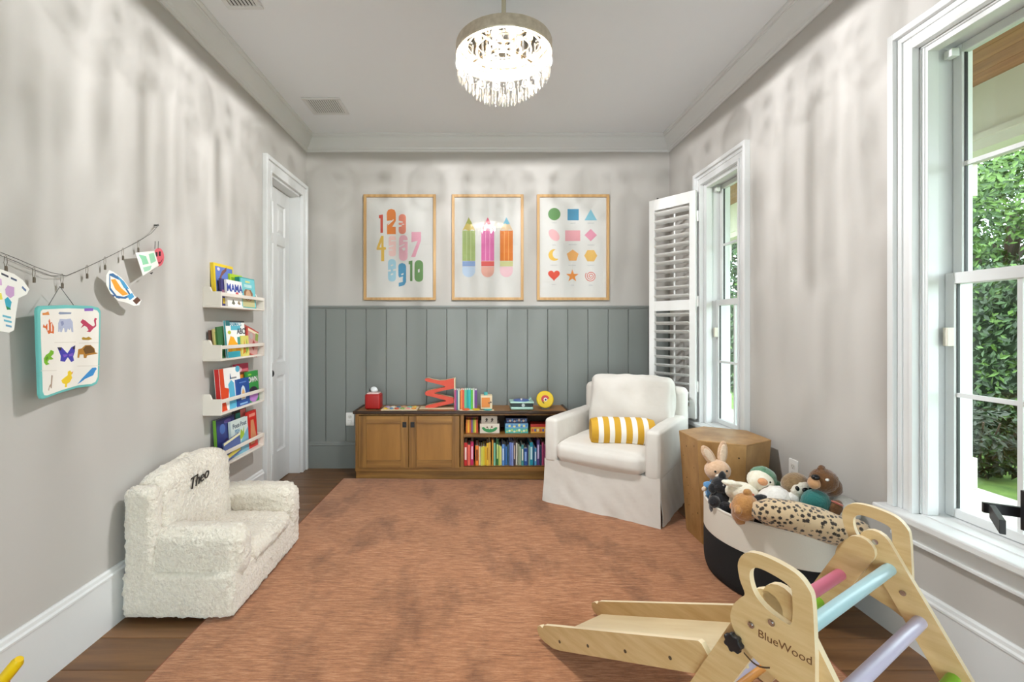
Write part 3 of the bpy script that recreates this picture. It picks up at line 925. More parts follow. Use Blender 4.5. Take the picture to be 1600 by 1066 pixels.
for i, s_ in enumerate(SP):
    yb = 3.862 + (i * 37 % 5) * .004
    x0 = (720 + s_[0] * .0844 - 748) * 3.86 / 730
    x1 = (720 + s_[1] * .0844 - 748) * 3.86 / 730
    h = (985 - s_[2]) * .0844 * 3.86 / 730
    lean = [0, 0, .02, 0, -.015, 0, 0, .012, 0, 0][i % 10]
    lbl = '%s book spine in the lower cabinet row, number %d from the doors' % (s_[4], i + 1)
    dec = [(.25, .8, s_[5])] if len(s_) > 5 else None
    book('book', lbl, max(.009, x1 - x0 - .001), .17 + (i * 13 % 4) * .012, h, s_[3], Matrix.Translation(((x0 + x1) / 2, yb, .1083)) @ Matrix.Rotation(lean * .3, 4, 'Y'), 'books in the lower cabinet row', deco=dec)

# ---- boxes on the middle shelf
def px(p, y): return (p - 748) * y / 730
ZS = .3722
o = thing('book_set', 'boxed set of small striped books beside the cabinet doors', 'books', (px(737.5, 3.9), 3.88, ZS))
hh = .112
MB().box(-.052, .052, .0, .10, 0, .004).box(-.052, .052, .096, .10, .004, hh + .006).box(-.052, -.05, 0, .096, .004, hh * .7).box(.05, .052, 0, .096, .004, hh * .7).build('slipcase', paint('A8461C'), o)
for i, c in enumerate(('E07A1E', 'EFB832', 'C85A1C', '7A4A86', '8CA83A', 'E2C23C', 'C8401E')):
    MB().box(-.049 + i * .014, -.049 + i * .014 + .0135, .002, .094, .004, hh).build('small_book', paint(c), o)
o = thing('toy_box', 'cream box with green leaf print, lower of the stacked pair', 'box', (px(765, 3.9), 3.88, ZS))
b = MB().box(-.082, .082, 0, .14, 0, .079).build('carton', paint('DDD3C4'), o, bevel=.002)
q = MB(basis((0, -.0005, 0), (1, 0, 0), (0, 0, 1)))
arc = [(.066 * math.cos(math.radians(t)), .055 + .048 * math.sin(math.radians(t))) for t in range(190, 351, 10)]
arc2 = [(.05 * math.cos(math.radians(t)), .056 + .022 * math.sin(math.radians(t))) for t in range(350, 189, -10)]
q.prism(arc + arc2, 0, .0006)
for lx, lt, tx in ((-.03, .05, -.045), (-.012, .047, -.014), (.006, .044, .01), (.026, .05, .04)):
    q.prism([(lx - .009, .024), (lx + .009, .024), (tx, lt)], 0, .0005)
q.build('leaf_print', paint('2E8A4C'), o)
q = MB(basis((0, -.0005, 0), (1, 0, 0), (0, 0, 1)))
q.prism([(-.028, .044), (-.012, .046), (-.014, .054), (-.024, .058)], 0, .0008).prism([(.008, .046), (.026, .046), (.02, .064), (.013, .056)], 0, .0008)
q.build('figure_print', paint('6A3A20'), o)
o = thing('toy_box', 'smaller cream box with dark figures, upper of the stacked pair', 'box', (px(764.5, 3.9), 3.885, ZS + .0795))
MB().box(-.066, .066, 0, .13, 0, .062).build('carton', paint('D2C7B8'), o, bevel=.002)
q = MB(basis((0, -.0005, 0), (1, 0, 0), (0, 0, 1)))
for fx in (-.022, .024):
    q.prism([(fx - .012, .014), (fx - .004, .03), (fx - .012, .034), (fx - .002, .046), (fx + .004, .044), (fx + .012, .03), (fx + .004, .028), (fx + .010, .012), (fx + .002, .022), (fx - .006, .012)], 0, .0006)
q.build('figure_print', paint('3A2A22'), o)
z = ZS
for lbl, w, h, c, c2, zc in (('teal puzzle box at the bottom of the stack of three', .19, .04, '4FB0A8', 'B8D070', 'D8E4C0'), ('light blue puzzle box in the middle of the stack of three', .19, .042, '6EA8D0', '5080B8', 'E0D890'), ('navy patterned puzzle box on top of the stack of three', .178, .044, '22305C', '5A8AC8', 'C8B8B0')):
    o = thing('puzzle_box', lbl, 'box', (px(807, 3.9), 3.88, z), group='stacked puzzle boxes')
    MB().box(-w / 2, w / 2, 0, .14, 0, h - .001).build('carton', paint(c), o, bevel=.0015)
    q = MB(basis((0, -.0005, 0), (1, 0, 0), (0, 0, 1)))
    for k in range(9):
        xx = -w / 2 + .016 + k * (w - .03) / 8
        q.prism(circ(xx, h * .5 + (k % 3 - 1) * .005, .007 + (k % 2) * .003, .008 + (k % 3) * .002, 8), 0, .0006, m=k % 2)
    q.build('picture_print', [paint(c2), paint(zc)], o)
    z += h
o = thing('game_box', 'red and yellow box at the far end of the middle shelf', 'box', (px(842, 3.9), 3.88, ZS))
MB().box(-.07, .07, 0, .13, 0, .052).build('carton', paint('D9A43C'), o, bevel=.0015)
MB().box(-.071, .071, -.001, .131, .052, .074).build('lid', paint('B83028'), o, bevel=.0015)
q = MB(basis((0, -.0005, 0), (1, 0, 0), (0, 0, 1)))
for k in range(6):
    q.prism(circ(-.055 + k * .022, .026, .009, .014, 8), 0, .0006, m=k % 3)
q.build('picture_print', [paint('C85A3C'), paint('5A5A9C'), paint('E8D8A0')], o)

# ---- toys on top of the cabinet
ZT = .5602
o = thing('toy_speaker', 'red cube speaker with a white figurine on top', 'toy', (px(585, 4.0), 3.98, ZT))
RED = M('red_plastic', 'A8140F', .4)
MB().soft((0, .0, .066), (.128, .12, .126), .014, .04).build('body', RED, o, smooth=60)
MB().box(-.05, -.03, -.05, .05, 0, .004).box(.03, .05, -.05, .05, 0, .004).build('foot', BLACK, o)
MB().soft((0, 0, .133), (.10, .095, .012), .005, .04, arc=2).build('top_pad', M('pale_pink_plastic', 'E8C8C4', .4), o, smooth=60)
fg = MB().ell((0, 0, .162), (.030, .024, .025)).ell((.016, -.006, .158), (.02, .016, .014))
fg = fg.build('figurine', M('white_vinyl', 'E4E8EA', .4), o, smooth=180)
MB().ell((-.03, -.004, .158), (.008, .009, .014)).build('ear', BLACK, fg, smooth=180)

o = thing('peg_puzzle', 'flat wooden puzzle board with colourful pieces beside the red speaker', 'toy', (px(625, 3.93), 3.955, ZT))
MB().box(-.15, .15, -.085, .085, 0, .009).build('board', M('pale_birch', 'E4D2B0', .5), o, bevel=.002)
pc_ = ['E8C23A', '6EA0C8', 'D85A3A', '8CB86A', 'F0A0A8', 'EFA032', 'B8A8D8', 'F4F0E4', '4A86A8', 'E0B090', '7CC0B0', 'F2D060']
rp_ = random.Random(4)
for k in range(12):
    xx = -.117 + (k % 6) * .047; yy = -.04 + (k // 6) * .075
    n_ = rp_.choice((5, 6, 8, 12))
    MB().prism([(xx + rp_.uniform(.014, .021) * math.cos(2 * PI * t / n_), yy + rp_.uniform(.02, .031) * math.sin(2 * PI * t / n_)) for t in range(n_)], .009, .017).build('puzzle_piece', paint(pc_[k]), o)

o = thing('zigzag_track', 'coral red zigzag wooden ramp toy on the cabinet', 'toy', (px(688, 4.0), 4.0, ZT))
CORAL = M('coral_paint', 'DE5038', .45)
BIRCH = _mats['pale_birch']
Fz = lambda p: ((p[0] - 440) / 13.33 * 4.0 / 730, (720 - p[1]) / 13.33 * 4.0 / 730)
front = [(140, 95), (200, 92), (300, 118), (420, 138), (540, 132), (640, 108), (725, 92), (728, 300), (640, 318), (480, 350), (325, 392), (330, 408), (480, 440), (640, 480), (722, 500),
         (722, 598), (640, 620), (420, 668), (270, 712), (130, 712), (140, 668), (200, 645), (380, 605), (560, 565), (560, 548), (420, 508), (280, 470), (160, 448), (132, 420), (135, 380), (170, 352), (300, 322), (440, 296), (545, 268), (545, 252), (420, 215), (260, 178), (150, 150), (128, 122)]
q = MB(basis((0, -.035, 0), (1, 0, 0), (0, 0, 1)))
q.prism([Fz(p) for p in front], -.022, .0).build('zigzag', CORAL, o)
q = MB(basis((0, -.035, 0), (1, 0, 0), (0, 0, 1)))
q.prism([Fz(p) for p in front], -.07, -.0225).build('track', BIRCH, o)
a, c = Fz((730, 90)); a2, c2 = Fz((756, 720))
MB().box(a, a2, -.045, .045, 0, c).build('side_post', BIRCH, o, bevel=.002)
MB().box(Fz((20, 0))[0], a2, -.06, .05, 0, .009).build('base', BIRCH, o, bevel=.002)

bx_ = px(710.5, 3.97)
for i, (c, w, nm, h) in enumerate([('B0487C', .016, 'magenta', .168), ('4C6488', .014, 'slate blue', .166), ('CFE0C8', .012, 'pale mint', .166), ('8A4A20', .008, 'brown', .16), ('E88038', .014, 'orange', .168), ('D4503A', .016, 'brick red', .168),
                                   ('58B890', .018, 'jade', .17), ('1E9C98', .016, 'teal', .17), ('2AB4B8', .018, 'aqua', .17), ('58B83C', .018, 'grass green', .168), ('D8DCD4', .012, 'pale grey', .17), ('6A3C8C', .022, 'purple', .166)]):
    book('board_book', '%s board book spine in the row on the cabinet top' % nm, w, .14, h, c, Matrix.Translation((bx_ + w / 2, 3.90, ZT)), 'board books on the cabinet top')
    bx_ += w + .0006

o = thing('busy_box', 'wooden latch cube with orange door and discs on its base', 'toy', (px(745, 3.9), 3.875, ZT))
def bxp(p): return px(p, 3.875) - px(745, 3.9)
MB().box(bxp(718), bxp(772), -.03, .03, 0, .008).build('base', BIRCH, o, bevel=.002)
body = MB().box(bxp(751), bxp(769), -.022, .068, .018, .128).build('cube', BIRCH, o, bevel=.003)
MB().box(bxp(752.5), bxp(765.5), -.026, -.022, .032, .112).build('small_door', paint('E08A3C'), body, bevel=.002)
MB().cyl((bxp(764), -.026, .07), (bxp(764), -.036, .07), .005).cyl((bxp(766.8), -.024, .075), (bxp(766.8), -.036, .075), .006).build('latch', BLACK, body)
MB().cyl((bxp(759), .02, .128), (bxp(759), .02, .152), .016, n=16).build('knob', paint('52B0B0'), body, smooth=40)
MB().cyl((bxp(762), .0, .008), (bxp(762), .0, .018), .036, n=24).build('teal_disc', paint('52B0B0'), o, smooth=40)
MB().cyl((bxp(744), -.002, .008), (bxp(744), -.002, .018), .03, n=24).build('yellow_disc', paint('E8C02C'), o, smooth=40)
MB().cyl((bxp(728), -.002, .008), (bxp(728), -.002, .018), .03, n=24).build('orange_disc', paint('E46A3C'), o, smooth=40)

o = thing('toy_record_player', 'mint toy record player with a blue disc', 'toy', (px(814.5, 3.95), 3.95, ZT))
MINT = M('mint_plastic', 'A9CFC4', .4)
MB().soft((0, 0, .017), (.19, .14, .026), .012, .05).build('base', MINT, o, smooth=60)
MB().soft((0, 0, .044), (.185, .135, .034), .012, .05).build('front_band', M('charcoal_plastic', '2C3A3C', .5), o, smooth=60)
MB().soft((0, 0, .066), (.20, .15, .016), .007, .05).build('deck', MINT, o, smooth=60)
MB().lathe([(0, .0725), (.066, .0725), (.068, .076), (.066, .08), (0, .08)], 32).build('record', M('blue_vinyl', '3C5CA8', .3), o, smooth=40)
MB().cyl((0, 0, .08), (0, 0, .09), .008).build('spindle', WHITE, o, smooth=40)
MB().cyl((.078, .03, .074), (.078, .03, .1), .007).tube([(.078, .03, .096), (.08, -.02, .096), (.06, -.045, .086)], .005).build('tone_arm', MINT, o, smooth=60)
MB(basis((.01, -.0675, .044), (1, 0, 0), (0, 0, 1))).prism(circ(0, 0, .014), 0, .003).build('badge', M('silver_badge', 'B8C4C4', .4), o)

o = thing('toy_disc_player', 'yellow round toy standing upright on a grey foot', 'toy', (px(851.5, 3.95), 3.95, ZT))
D = basis((0, 0, .082), (1, 0, 0), (0, .12, 1))
MB(D).lathe([(0, -.02), (.066, -.02), (.072, -.014), (.072, .01), (.066, .016), (0, .016)], 40).build('disc', M('yellow_plastic', 'E6C312', .4), o, smooth=40)
q = MB(D)
q.prism(circ(0, .004, .034, .032, 20, 10, 230), .016, .0166, m=0).prism(circ(.002, .0, .016), .0166, .0172, m=1).prism(circ(.003, -.001, .008), .0172, .0178, m=2).prism([(-.028, -.014), (-.014, -.02), (-.006, -.034), (-.018, -.03)], .0166, .0172, m=2)
q.build('print', [paint('C8403C'), paint('E8D8D0'), paint('201818')], o)
MB().prism([(-.034, -.02), (.034, -.02), (.03, .03), (-.03, .03)], 0, .02).build('foot', M('grey_plastic', '5A5852', .5), o, bevel=.003)

# ------------------------------------------------------------------ framed posters
FRW = M('pale_oak_frame', 'B98F58', .45, col2='CDA673', vscale=(30, 30, 2), detail=5)
PRINT = M('print_paper', 'DEDCD8', .7)
PGL = thin_glass('picture_glass', (1, 1, 1, 1), 1.6)
def poster(x0, x1, label):
    z0, z1 = 1.494, 2.434
    o = thing('framed_poster', label, 'picture', ((x0 + x1) / 2, YB, z0), group='posters above the grey boarding')
    w, h = (x1 - x0) / 2, z1 - z0
    f = .024
    MB().box(-w, -w + f, -.028, 0, 0, h).build('frame_bar', FRW, o, bevel=.002)
    MB().box(w - f, w, -.028, 0, 0, h).build('frame_bar', FRW, o, bevel=.002)
    MB().box(-w + f, w - f, -.028, 0, 0, f).build('frame_bar', FRW, o, bevel=.002)
    MB().box(-w + f, w - f, -.028, 0, h - f, h).build('frame_bar', FRW, o, bevel=.002)
    p = MB().box(-w + f, w - f, -.010, -.002, f, h - f).build('print', PRINT, o)
    MB().box(-w + f - .002, w - f + .002, -.0185, -.0165, f - .002, h - f + .002).build('pane', PGL, o)
    return o, p, w, h
S3 = 430 / 1600 * 4.16 / 730          # zoom pixel -> metres on the wall

# numbers
o, p, w, h = poster(-1.023, -.381, 'framed poster of retro numbers one to ten in bright colours')
def nb(xz, yz): return ((xz - 315) * S3, h / 2 - (yz - 360) * S3)
def number_art():
    G = basis((0, -.0102, 0), (1, 0, 0), (0, 0, 1))
    def blob(x0, x1, y0, y1, r, c, cuts=(), nm='numeral'):
        a = nb(x0, y1); b2 = nb(x1, y0)
        q = MB(G)
        q.prism(rrect(a[0], b2[0], a[1], b2[1], min(r * S3, (b2[0] - a[0]) / 2 * .99, (b2[1] - a[1]) / 2 * .99), 5), 0, .0008)
        for cu in cuts:
            q.prism([nb(*t) for t in cu], .0008, .0012, m=1)
        q.build(nm, [paint(c, .7), PRINT], p)
    def poly(pts, c, cuts=()):
        q = MB(G); q.prism([nb(*t) for t in pts], 0, .0008)
        for cu in cuts:
            q.prism([nb(*t) for t in cu], .0008, .0012, m=1)
        q.build('numeral', [paint(c, .7), PRINT], p)
    poly([(193, 172), (216, 168), (216, 275), (202, 275), (202, 190), (193, 190)], 'CC4630')
    poly([(240, 283), (240, 225), (268, 205), (240, 205), (238, 160), (246, 142), (264, 135), (284, 142), (291, 160), (291, 205), (270, 240), (291, 240), (291, 283)], 'E07A1E', [[(244, 225), (276, 196), (280, 200), (246, 232)], [(238, 206), (266, 202), (266, 207), (238, 212)]])
    blob(308, 350, 166, 282, 20, 'E28268', [[(308, 204), (332, 210), (332, 216), (308, 216)], [(326, 222), (340, 222), (340, 228), (326, 228)], [(308, 228), (326, 232), (326, 237), (308, 242)]])
    poly([(206, 292), (220, 292), (220, 356), (234, 360), (234, 372), (224, 374), (224, 440), (206, 440), (206, 374), (180, 374), (180, 362)], 'E0B440', [[(196, 360), (207, 330), (207, 360)]])
    blob(250, 292, 292, 412, 16, 'ECC4BE', [[(262, 318), (292, 318), (292, 324), (262, 324)], [(250, 352), (276, 346), (278, 352), (250, 358)], [(250, 372), (272, 372), (272, 378), (250, 378)]])
    blob(310, 360, 288, 438, 24, 'E8AEBC', [[(334, 318), (360, 318), (360, 326), (334, 326)], [(326, 366), (344, 360), (348, 372), (336, 380)], [(310, 352), (340, 340), (342, 344), (312, 358)]])
    poly([(382, 270), (438, 270), (438, 318), (404, 416), (380, 416), (418, 322), (410, 322), (382, 330)], 'E8A4B8')
    blob(246, 292, 428, 558, 20, 'A0CBDD', [[(262, 462), (276, 458), (276, 466), (262, 470)], [(246, 492), (262, 488), (262, 500), (246, 500)], [(276, 486), (292, 484), (292, 494), (276, 496)], [(262, 514), (276, 510), (276, 518), (262, 522)]])
    poly([(306, 466), (312, 456), (328, 450), (344, 456), (351, 468), (351, 560), (340, 580), (308, 588), (308, 566), (332, 560), (332, 535), (312, 535), (306, 524)], '4A96BE', [[(322, 515), (336, 508), (336, 518), (324, 522)], [(306, 538), (332, 528), (334, 534), (308, 546)]])
    poly([(366, 440), (388, 436), (388, 556), (374, 556), (374, 458), (366, 458)], '5E8A50')
    blob(400, 450, 434, 560, 24, '6C9A5C', [[(420, 488), (430, 484), (430, 504), (420, 506)]])
number_art()

# pencils
o, p, w, h = poster(-.239, .398, 'framed poster of three striped pencils in bright colours')
def nb2(xz, yz): return ((xz - 827) * S3, h / 2 - (yz - 360) * S3)
G = basis((0, -.0102, 0), (1, 0, 0), (0, 0, 1))
for cxp, tip, wood, body, line, band, band2, rub in ((717, 'A8AC50', 'D8C060', 'A8BC74', 'C4D098', '8CA8D8', '8CA8D8', 'C0D4EC'), (827, 'D4607C', 'E8A0A8', 'D868A4', 'ECA0C8', 'D85450', 'D85450', 'E4A898'), (936, '78B8D0', 'E4C8A0', 'E07A1C', 'F0A858', 'CCCC90', 'DCD8B0', 'EEC4CC')):
    q = MB(G)
    L_ = cxp - 37; R_ = cxp + 38
    q.prism([nb2(L_, 262), nb2(R_, 262), nb2(R_, 438), nb2(L_, 438)], 0, .0006, m=2)
    q.prism([nb2(cxp - 16, 222), nb2(cxp - 37, 262), nb2(cxp - 20, 254), nb2(cxp, 264), nb2(cxp + 20, 254), nb2(cxp + 38, 262), nb2(cxp + 17, 222)], .0003, .0009, m=1)
    q.prism([nb2(cxp, 184), nb2(cxp - 19, 226), nb2(cxp - 6, 220), nb2(cxp + 4, 226), nb2(cxp + 20, 222)], .0004, .0011, m=0)
    for dx in (-12, 12):
        q.prism([nb2(cxp + dx - 2, 266), nb2(cxp + dx + 2, 266), nb2(cxp + dx + 2, 438), nb2(cxp + dx - 2, 438)], .0006, .001, m=3)
    q.prism([nb2(L_, 440), nb2(R_, 440), nb2(R_, 470), nb2(L_, 470)], 0, .0006, m=4)
    q.prism([nb2(L_, 472)] + [nb2(cxp + 37.5 * math.cos(math.radians(t)), 495 + 38 * math.sin(math.radians(t))) for t in range(180, -1, -15)] + [nb2(R_, 472)], 0, .0006, m=5)
    q.build('printed_pencil', [paint(c, .7) for c in (tip, wood, body, line, band, rub)], p)

# shapes
o, p, w, h = poster(.517, 1.160, 'framed poster of twelve coloured geometric shapes with captions')
def nb3(xz, yz): return ((xz - 1326) * S3, h / 2 - (yz - 360) * S3)
def shape(pts, c, nm):
    MB(G).prism([nb3(*t) for t in pts], 0, .0008).build(nm, paint(c, .7), p)
shape(circ(1218, 166, 36), '5C8E4E', 'circle_print')
shape([(1295, 136), (1360, 136), (1360, 202), (1295, 202)], '3E8CB0', 'square_print')
shape([(1430, 138), (1466, 202), (1394, 202)], '7CBCD0', 'triangle_print')
shape([(1217 + 38 * math.cos(t) * .8 - 20 * math.sin(t) * .5, 288 + 38 * math.cos(t) * .6 + 26 * math.sin(t)) for t in [2 * PI * i / 24 for i in range(24)]], 'ECB4B8', 'oval_print')
shape([(1281, 261), (1369, 261), (1369, 322), (1281, 322)], 'E4A0A8', 'rectangle_print')
shape([(1430, 252), (1466, 288), (1430, 324), (1394, 288)], 'E494AC', 'diamond_print')
shape([(1218 + 34 * math.cos(math.radians(t)), 404 + 34 * math.sin(math.radians(t))) for t in range(50, 291, 15)] + [(1234 + 26 * math.cos(math.radians(t)), 398 + 28 * math.sin(math.radians(t))) for t in range(260, 79, -15)], 'E4B848', 'crescent_print')
shape([(1325 + 36 * math.sin(2 * PI * i / 5), 408 - 36 * math.cos(2 * PI * i / 5)) for i in range(5)], 'E8A85C', 'pentagon_print')
shape([(1430 + 38 * math.cos(2 * PI * i / 6), 408 + 38 * math.sin(2 * PI * i / 6)) for i in range(6)], 'E4B454', 'hexagon_print')
shape([(1216 + 2.15 * 16 * math.sin(t) ** 3, 520 - 2.15 * (13 * math.cos(t) - 5 * math.cos(2 * t) - 2 * math.cos(3 * t) - math.cos(4 * t))) for t in [2 * PI * i / 30 for i in range(30)]], 'DC4A34', 'heart_print')
shape([(1323 + (38 if i % 2 == 0 else 15) * math.sin(PI * i / 5), 526 - (38 if i % 2 == 0 else 15) * math.cos(PI * i / 5)) for i in range(10)], 'E88C2C', 'star_print')
sp = [(t, 4 + 28 * t / (5.2 * PI)) for t in [5.2 * PI * i / 60 for i in range(61)]]
q = MB(G)
outer = [(1430 + (r + 2) * math.cos(t), 527 + (r + 2) * math.sin(t)) for t, r in sp]; inner = [(1430 + (r - 2) * math.cos(t), 527 + (r - 2) * math.sin(t)) for t, r in sp]
for i in range(60):
    a = [nb3(*outer[i]), nb3(*outer[i + 1]), nb3(*inner[i + 1]), nb3(*inner[i])]
    q.prism(a, 0, .0008)
q.build('spiral_print', paint('D4543F', .7), p)
GREYINK = paint('9AA0A4', .7)
for cxx, cyy, s_ in ((1218, 217, 'CIRCLE'), (1327, 219, 'SQUARE'), (1430, 219, 'TRIANGLE'), (1217, 346, 'OVAL'), (1325, 344, 'RECTANGLE'), (1431, 346, 'DIAMOND'), (1216, 464, 'CRESCENT'), (1322, 464, 'PENTAGON'), (1430, 464, 'HEXAGON'), (1216, 576, 'HEART'), (1323, 580, 'STAR'), (1430, 580, 'SPIRAL')):
    c_ = nb3(cxx, cyy)
    text_mesh(s_, .0125, G @ Matrix.Translation((c_[0], c_[1], .0004)), GREYINK, 'caption', p, ext=.0002)

# ------------------------------------------------------------------ armchair
LINEN = M('white_slipcover', 'DDD8D1', .85, col2='D4CEC6', vscale=(3, 3, 3), bump=.3, bscale=7, bdist=.018, sheen=.2)
ac = thing('armchair', 'white slipcovered armchair with loose cushions beside the cabinet', 'armchair', (1.03, 3.44, .013), math.radians(-36))
WR = [(.006, 7), (.003, 19)]
def soft(c, size, r, step, bulge=(0, 0, 0), nz=None, name='', mat=None, par=None, xf=None, lab=None):
    q = MB(xf).soft(c, size, r, step, bulge, nz=nz)
    o = q.build(name, mat, par, smooth=180)
    if lab: o['label'] = lab
    return o
for sx_ in (-1, 1):
    soft((sx_ * .3525, -.015, .435), (.095, .77, .31), .024, .035, (.006, .006, .006), [(.004, 8)], 'arm', LINEN, ac)
soft((.012, .33, .52), (.775, .14, .53), .04, .04, (.0, .01, .012), [(.004, 7)], 'backrest', LINEN, ac)
soft((0, -.02, .20), (.74, .70, .22), .02, .06, name='seat_deck', mat=LINEN, par=ac)
# slipcover skirt panels, flaring towards the hem
def skirt(name, x0, x1, y, ang, ztop, seed, flare=.02):
    """a wavy panel along x at distance y from the middle, turned by ang"""
    v = []; f = []
    nx = max(8, int((x1 - x0) / .02)); nz_ = 14
    for side in (0, 1):
        for k in range(nz_ + 1):
            z = ztop * k / nz_
            t = 1 - k / nz_
            for i in range(nx + 1):
                x = x0 + (x1 - x0) * i / nx
                wv = mnoise.noise(Vector((x * 5 + seed, z * 2.2, seed))) * .016 * t + mnoise.noise(Vector((x * 14 + z * 9, seed, z * 6))) * .007 * (.4 + t)
                d = y - flare * t * t - wv + (.006 if side else 0)
                v.append((x * (1 + .02 * t), d, z))
    n1 = (nx + 1) * (nz_ + 1)
    for side in (0, 1):
        o_ = side * n1
        for k in range(nz_):
            for i in range(nx):
                a = o_ + k * (nx + 1) + i
                q = (a, a + 1, a + nx + 2, a + nx + 1)
                f.append(q if side == 0 else q[::-1])
    def link(i, j):
        f.append((i, i + n1, j + n1, j))
    for i in range(nx):
        link(i, i + 1)
    for k in range(nz_):
        link((k + 1) * (nx + 1), k * (nx + 1)); link(k * (nx + 1) + nx, (k + 1) * (nx + 1) + nx)
    q = MB(Matrix.Rotation(ang, 4, 'Z')); q._add(v, f)
    return q.build(name, LINEN, ac, smooth=60)
skirt('front_skirt', -.40, .40, -.398, 0, .302, 1.3)
skirt('side_skirt', -.368, .395, -.398, PI / 2, .30, 4.1)
skirt('side_skirt', -.395, .39, -.398, -PI / 2, .30, 7.7)
skirt('rear_skirt', -.40, .40, -.398, PI, .29, 9.2)
soft((0, -.125, .365), (.61, .60, .135), .05, .03, (.012, .02, .028), [(.006, 6), (.002, 22)], 'seat_cushion', LINEN, ac)
soft((0, 0, 0), (.61, .17, .45), .045, .03, (.0, .05, -.006), [(.016, 7), (.006, 18)], 'back_cushion', LINEN, ac, euler(math.radians(-10), 0, math.radians(5), (.035, .175, .645)))
q = MB()
pts = rrect(-.29, .29, -.415, .16, .04, 4)
q.tube([(x, y, .398) for x, y in pts], .004, 5, closed=True)
q.build('piping', LINEN, ac, smooth=60)

# striped bolster
bo = thing('bolster_cushion', 'yellow and white striped bolster cushion on the armchair', 'cushion', (.985, 3.22, .535), math.radians(-7))
LB, RB, ns = .42, .1, 13
MUST = M('mustard_cotton', 'CF9F2A', .8, bump=.2, bscale=90)
CREAM = M('cream_cotton', 'EFEAE2', .8, bump=.2, bscale=90)
wd = [.018, .028, .034, .04, .034, .042, .034, .042, .034, .042, .034, .03, .018]
tot = sum(wd); x = -LB / 2
for i, wv in enumerate(wd):
    l0 = x; x += wv * LB / tot
    def rad(t):
        e = abs(t) / (LB / 2)
        return RB * (1 - .16 * max(0, (e - .55) / .45) ** 2)
    pr = [(rad(l0 + (x - l0) * k / 4), l0 + (x - l0) * k / 4) for k in range(5)]
    if i == 0: pr = [(0, l0 + .006), (RB * .6, l0)] + pr
    if i == len(wd) - 1: pr = pr + [(RB * .6, x), (0, x - .006)]
    q = MB(basis((0, 0, 0), (0, 1, 0), (0, 0, 1)))
    vs = []
    n = 28
    for r, l in pr:
        for k in range(n):
            t = 2 * PI * k / n
            vs.append((r * math.cos(t), r * .97 * math.sin(t), l))
    fs = []
    for k in range(len(pr) - 1):
        for j in range(n):
            fs.append((k * n + j, k * n + (j + 1) % n, (k + 1) * n + (j + 1) % n, (k + 1) * n + j))
    q._add(vs, fs)
    q.build('stripe' if 0 < i < len(wd) - 1 else 'end_cap', MUST if i % 2 == 1 or i in (0, len(wd) - 1) else CREAM, bo, smooth=60)

# ------------------------------------------------------------------ burl side table
BURL = M('burl_wood', '8A6434', .4, col2='BC9460', vscale=(6, 6, 3.5), vlo=.3, vhi=.7, detail=8, bump=.05, bscale=30, rnd=.08)
ht = thing('side_table', 'hexagonal burl wood side table by the window', 'table', (1.448, 2.768, .0135))
def hexa(R, z): return [(R * math.cos(math.radians(-90 + 60 * i)), R * math.sin(math.radians(-90 + 60 * i)), z) for i in range(6)]
q = MB(); q._add(hexa(.242, .592) + hexa(.242, .598) + hexa(.239, .601), [(12, 13, 14, 15, 16, 17)] + [(i, (i + 1) % 6, 6 + (i + 1) % 6, 6 + i) for i in range(6)] + [(6 + i, 6 + (i + 1) % 6, 12 + (i + 1) % 6, 12 + i) for i in range(6)] + [(5, 4, 3, 2, 1, 0)])
q.build('top', BURL, ht)
kn_ = random.Random(9)
KNOT = M('burl_knot', '3E2814', .6)
for i in range(6):
    lo = hexa(.200, .0); hi = hexa(.2412, .592)
    a, c = lo[i], lo[(i + 1) % 6]; d, e = hi[(i + 1) % 6], hi[i]
    q = MB()
    inn = [Vector(p) * .92 for p in (a, c, d, e)]
    for k, p in enumerate((a, c, d, e)): inn[k].z = p[2]
    q._add([a, c, d, e] + [tuple(p) for p in inn], [(0, 1, 2, 3), (7, 6, 5, 4), (0, 4, 5, 1), (3, 2, 6, 7), (0, 3, 7, 4), (1, 5, 6, 2)])
    pan = q.build('side_panel', BURL, ht)
    q = MB()
    A, C, Dv, E = [Vector(p) for p in (a, c, d, e)]
    nrm = (C - A).cross(E - A).normalized()
    for k in range(13):
        u, v = kn_.uniform(.08, .92), kn_.betavariate(2, 1.6)
        p = (A * (1 - u) + C * u) * (1 - v) + (E * (1 - u) + Dv * u) * v + nrm * .0006
        t1 = (C - A).normalized(); t2 = nrm.cross(t1)
        r = kn_.uniform(.0025, .008)
        pts = [p + t1 * (r * kn_.uniform(.5, 1.2) * math.cos(2 * PI * j / 7)) + t2 * (r * kn_.uniform(.6, 1.1) * math.sin(2 * PI * j / 7)) for j in range(7)]
        q._add(pts, [tuple(range(7))])
    q.build('knot', KNOT, pan)

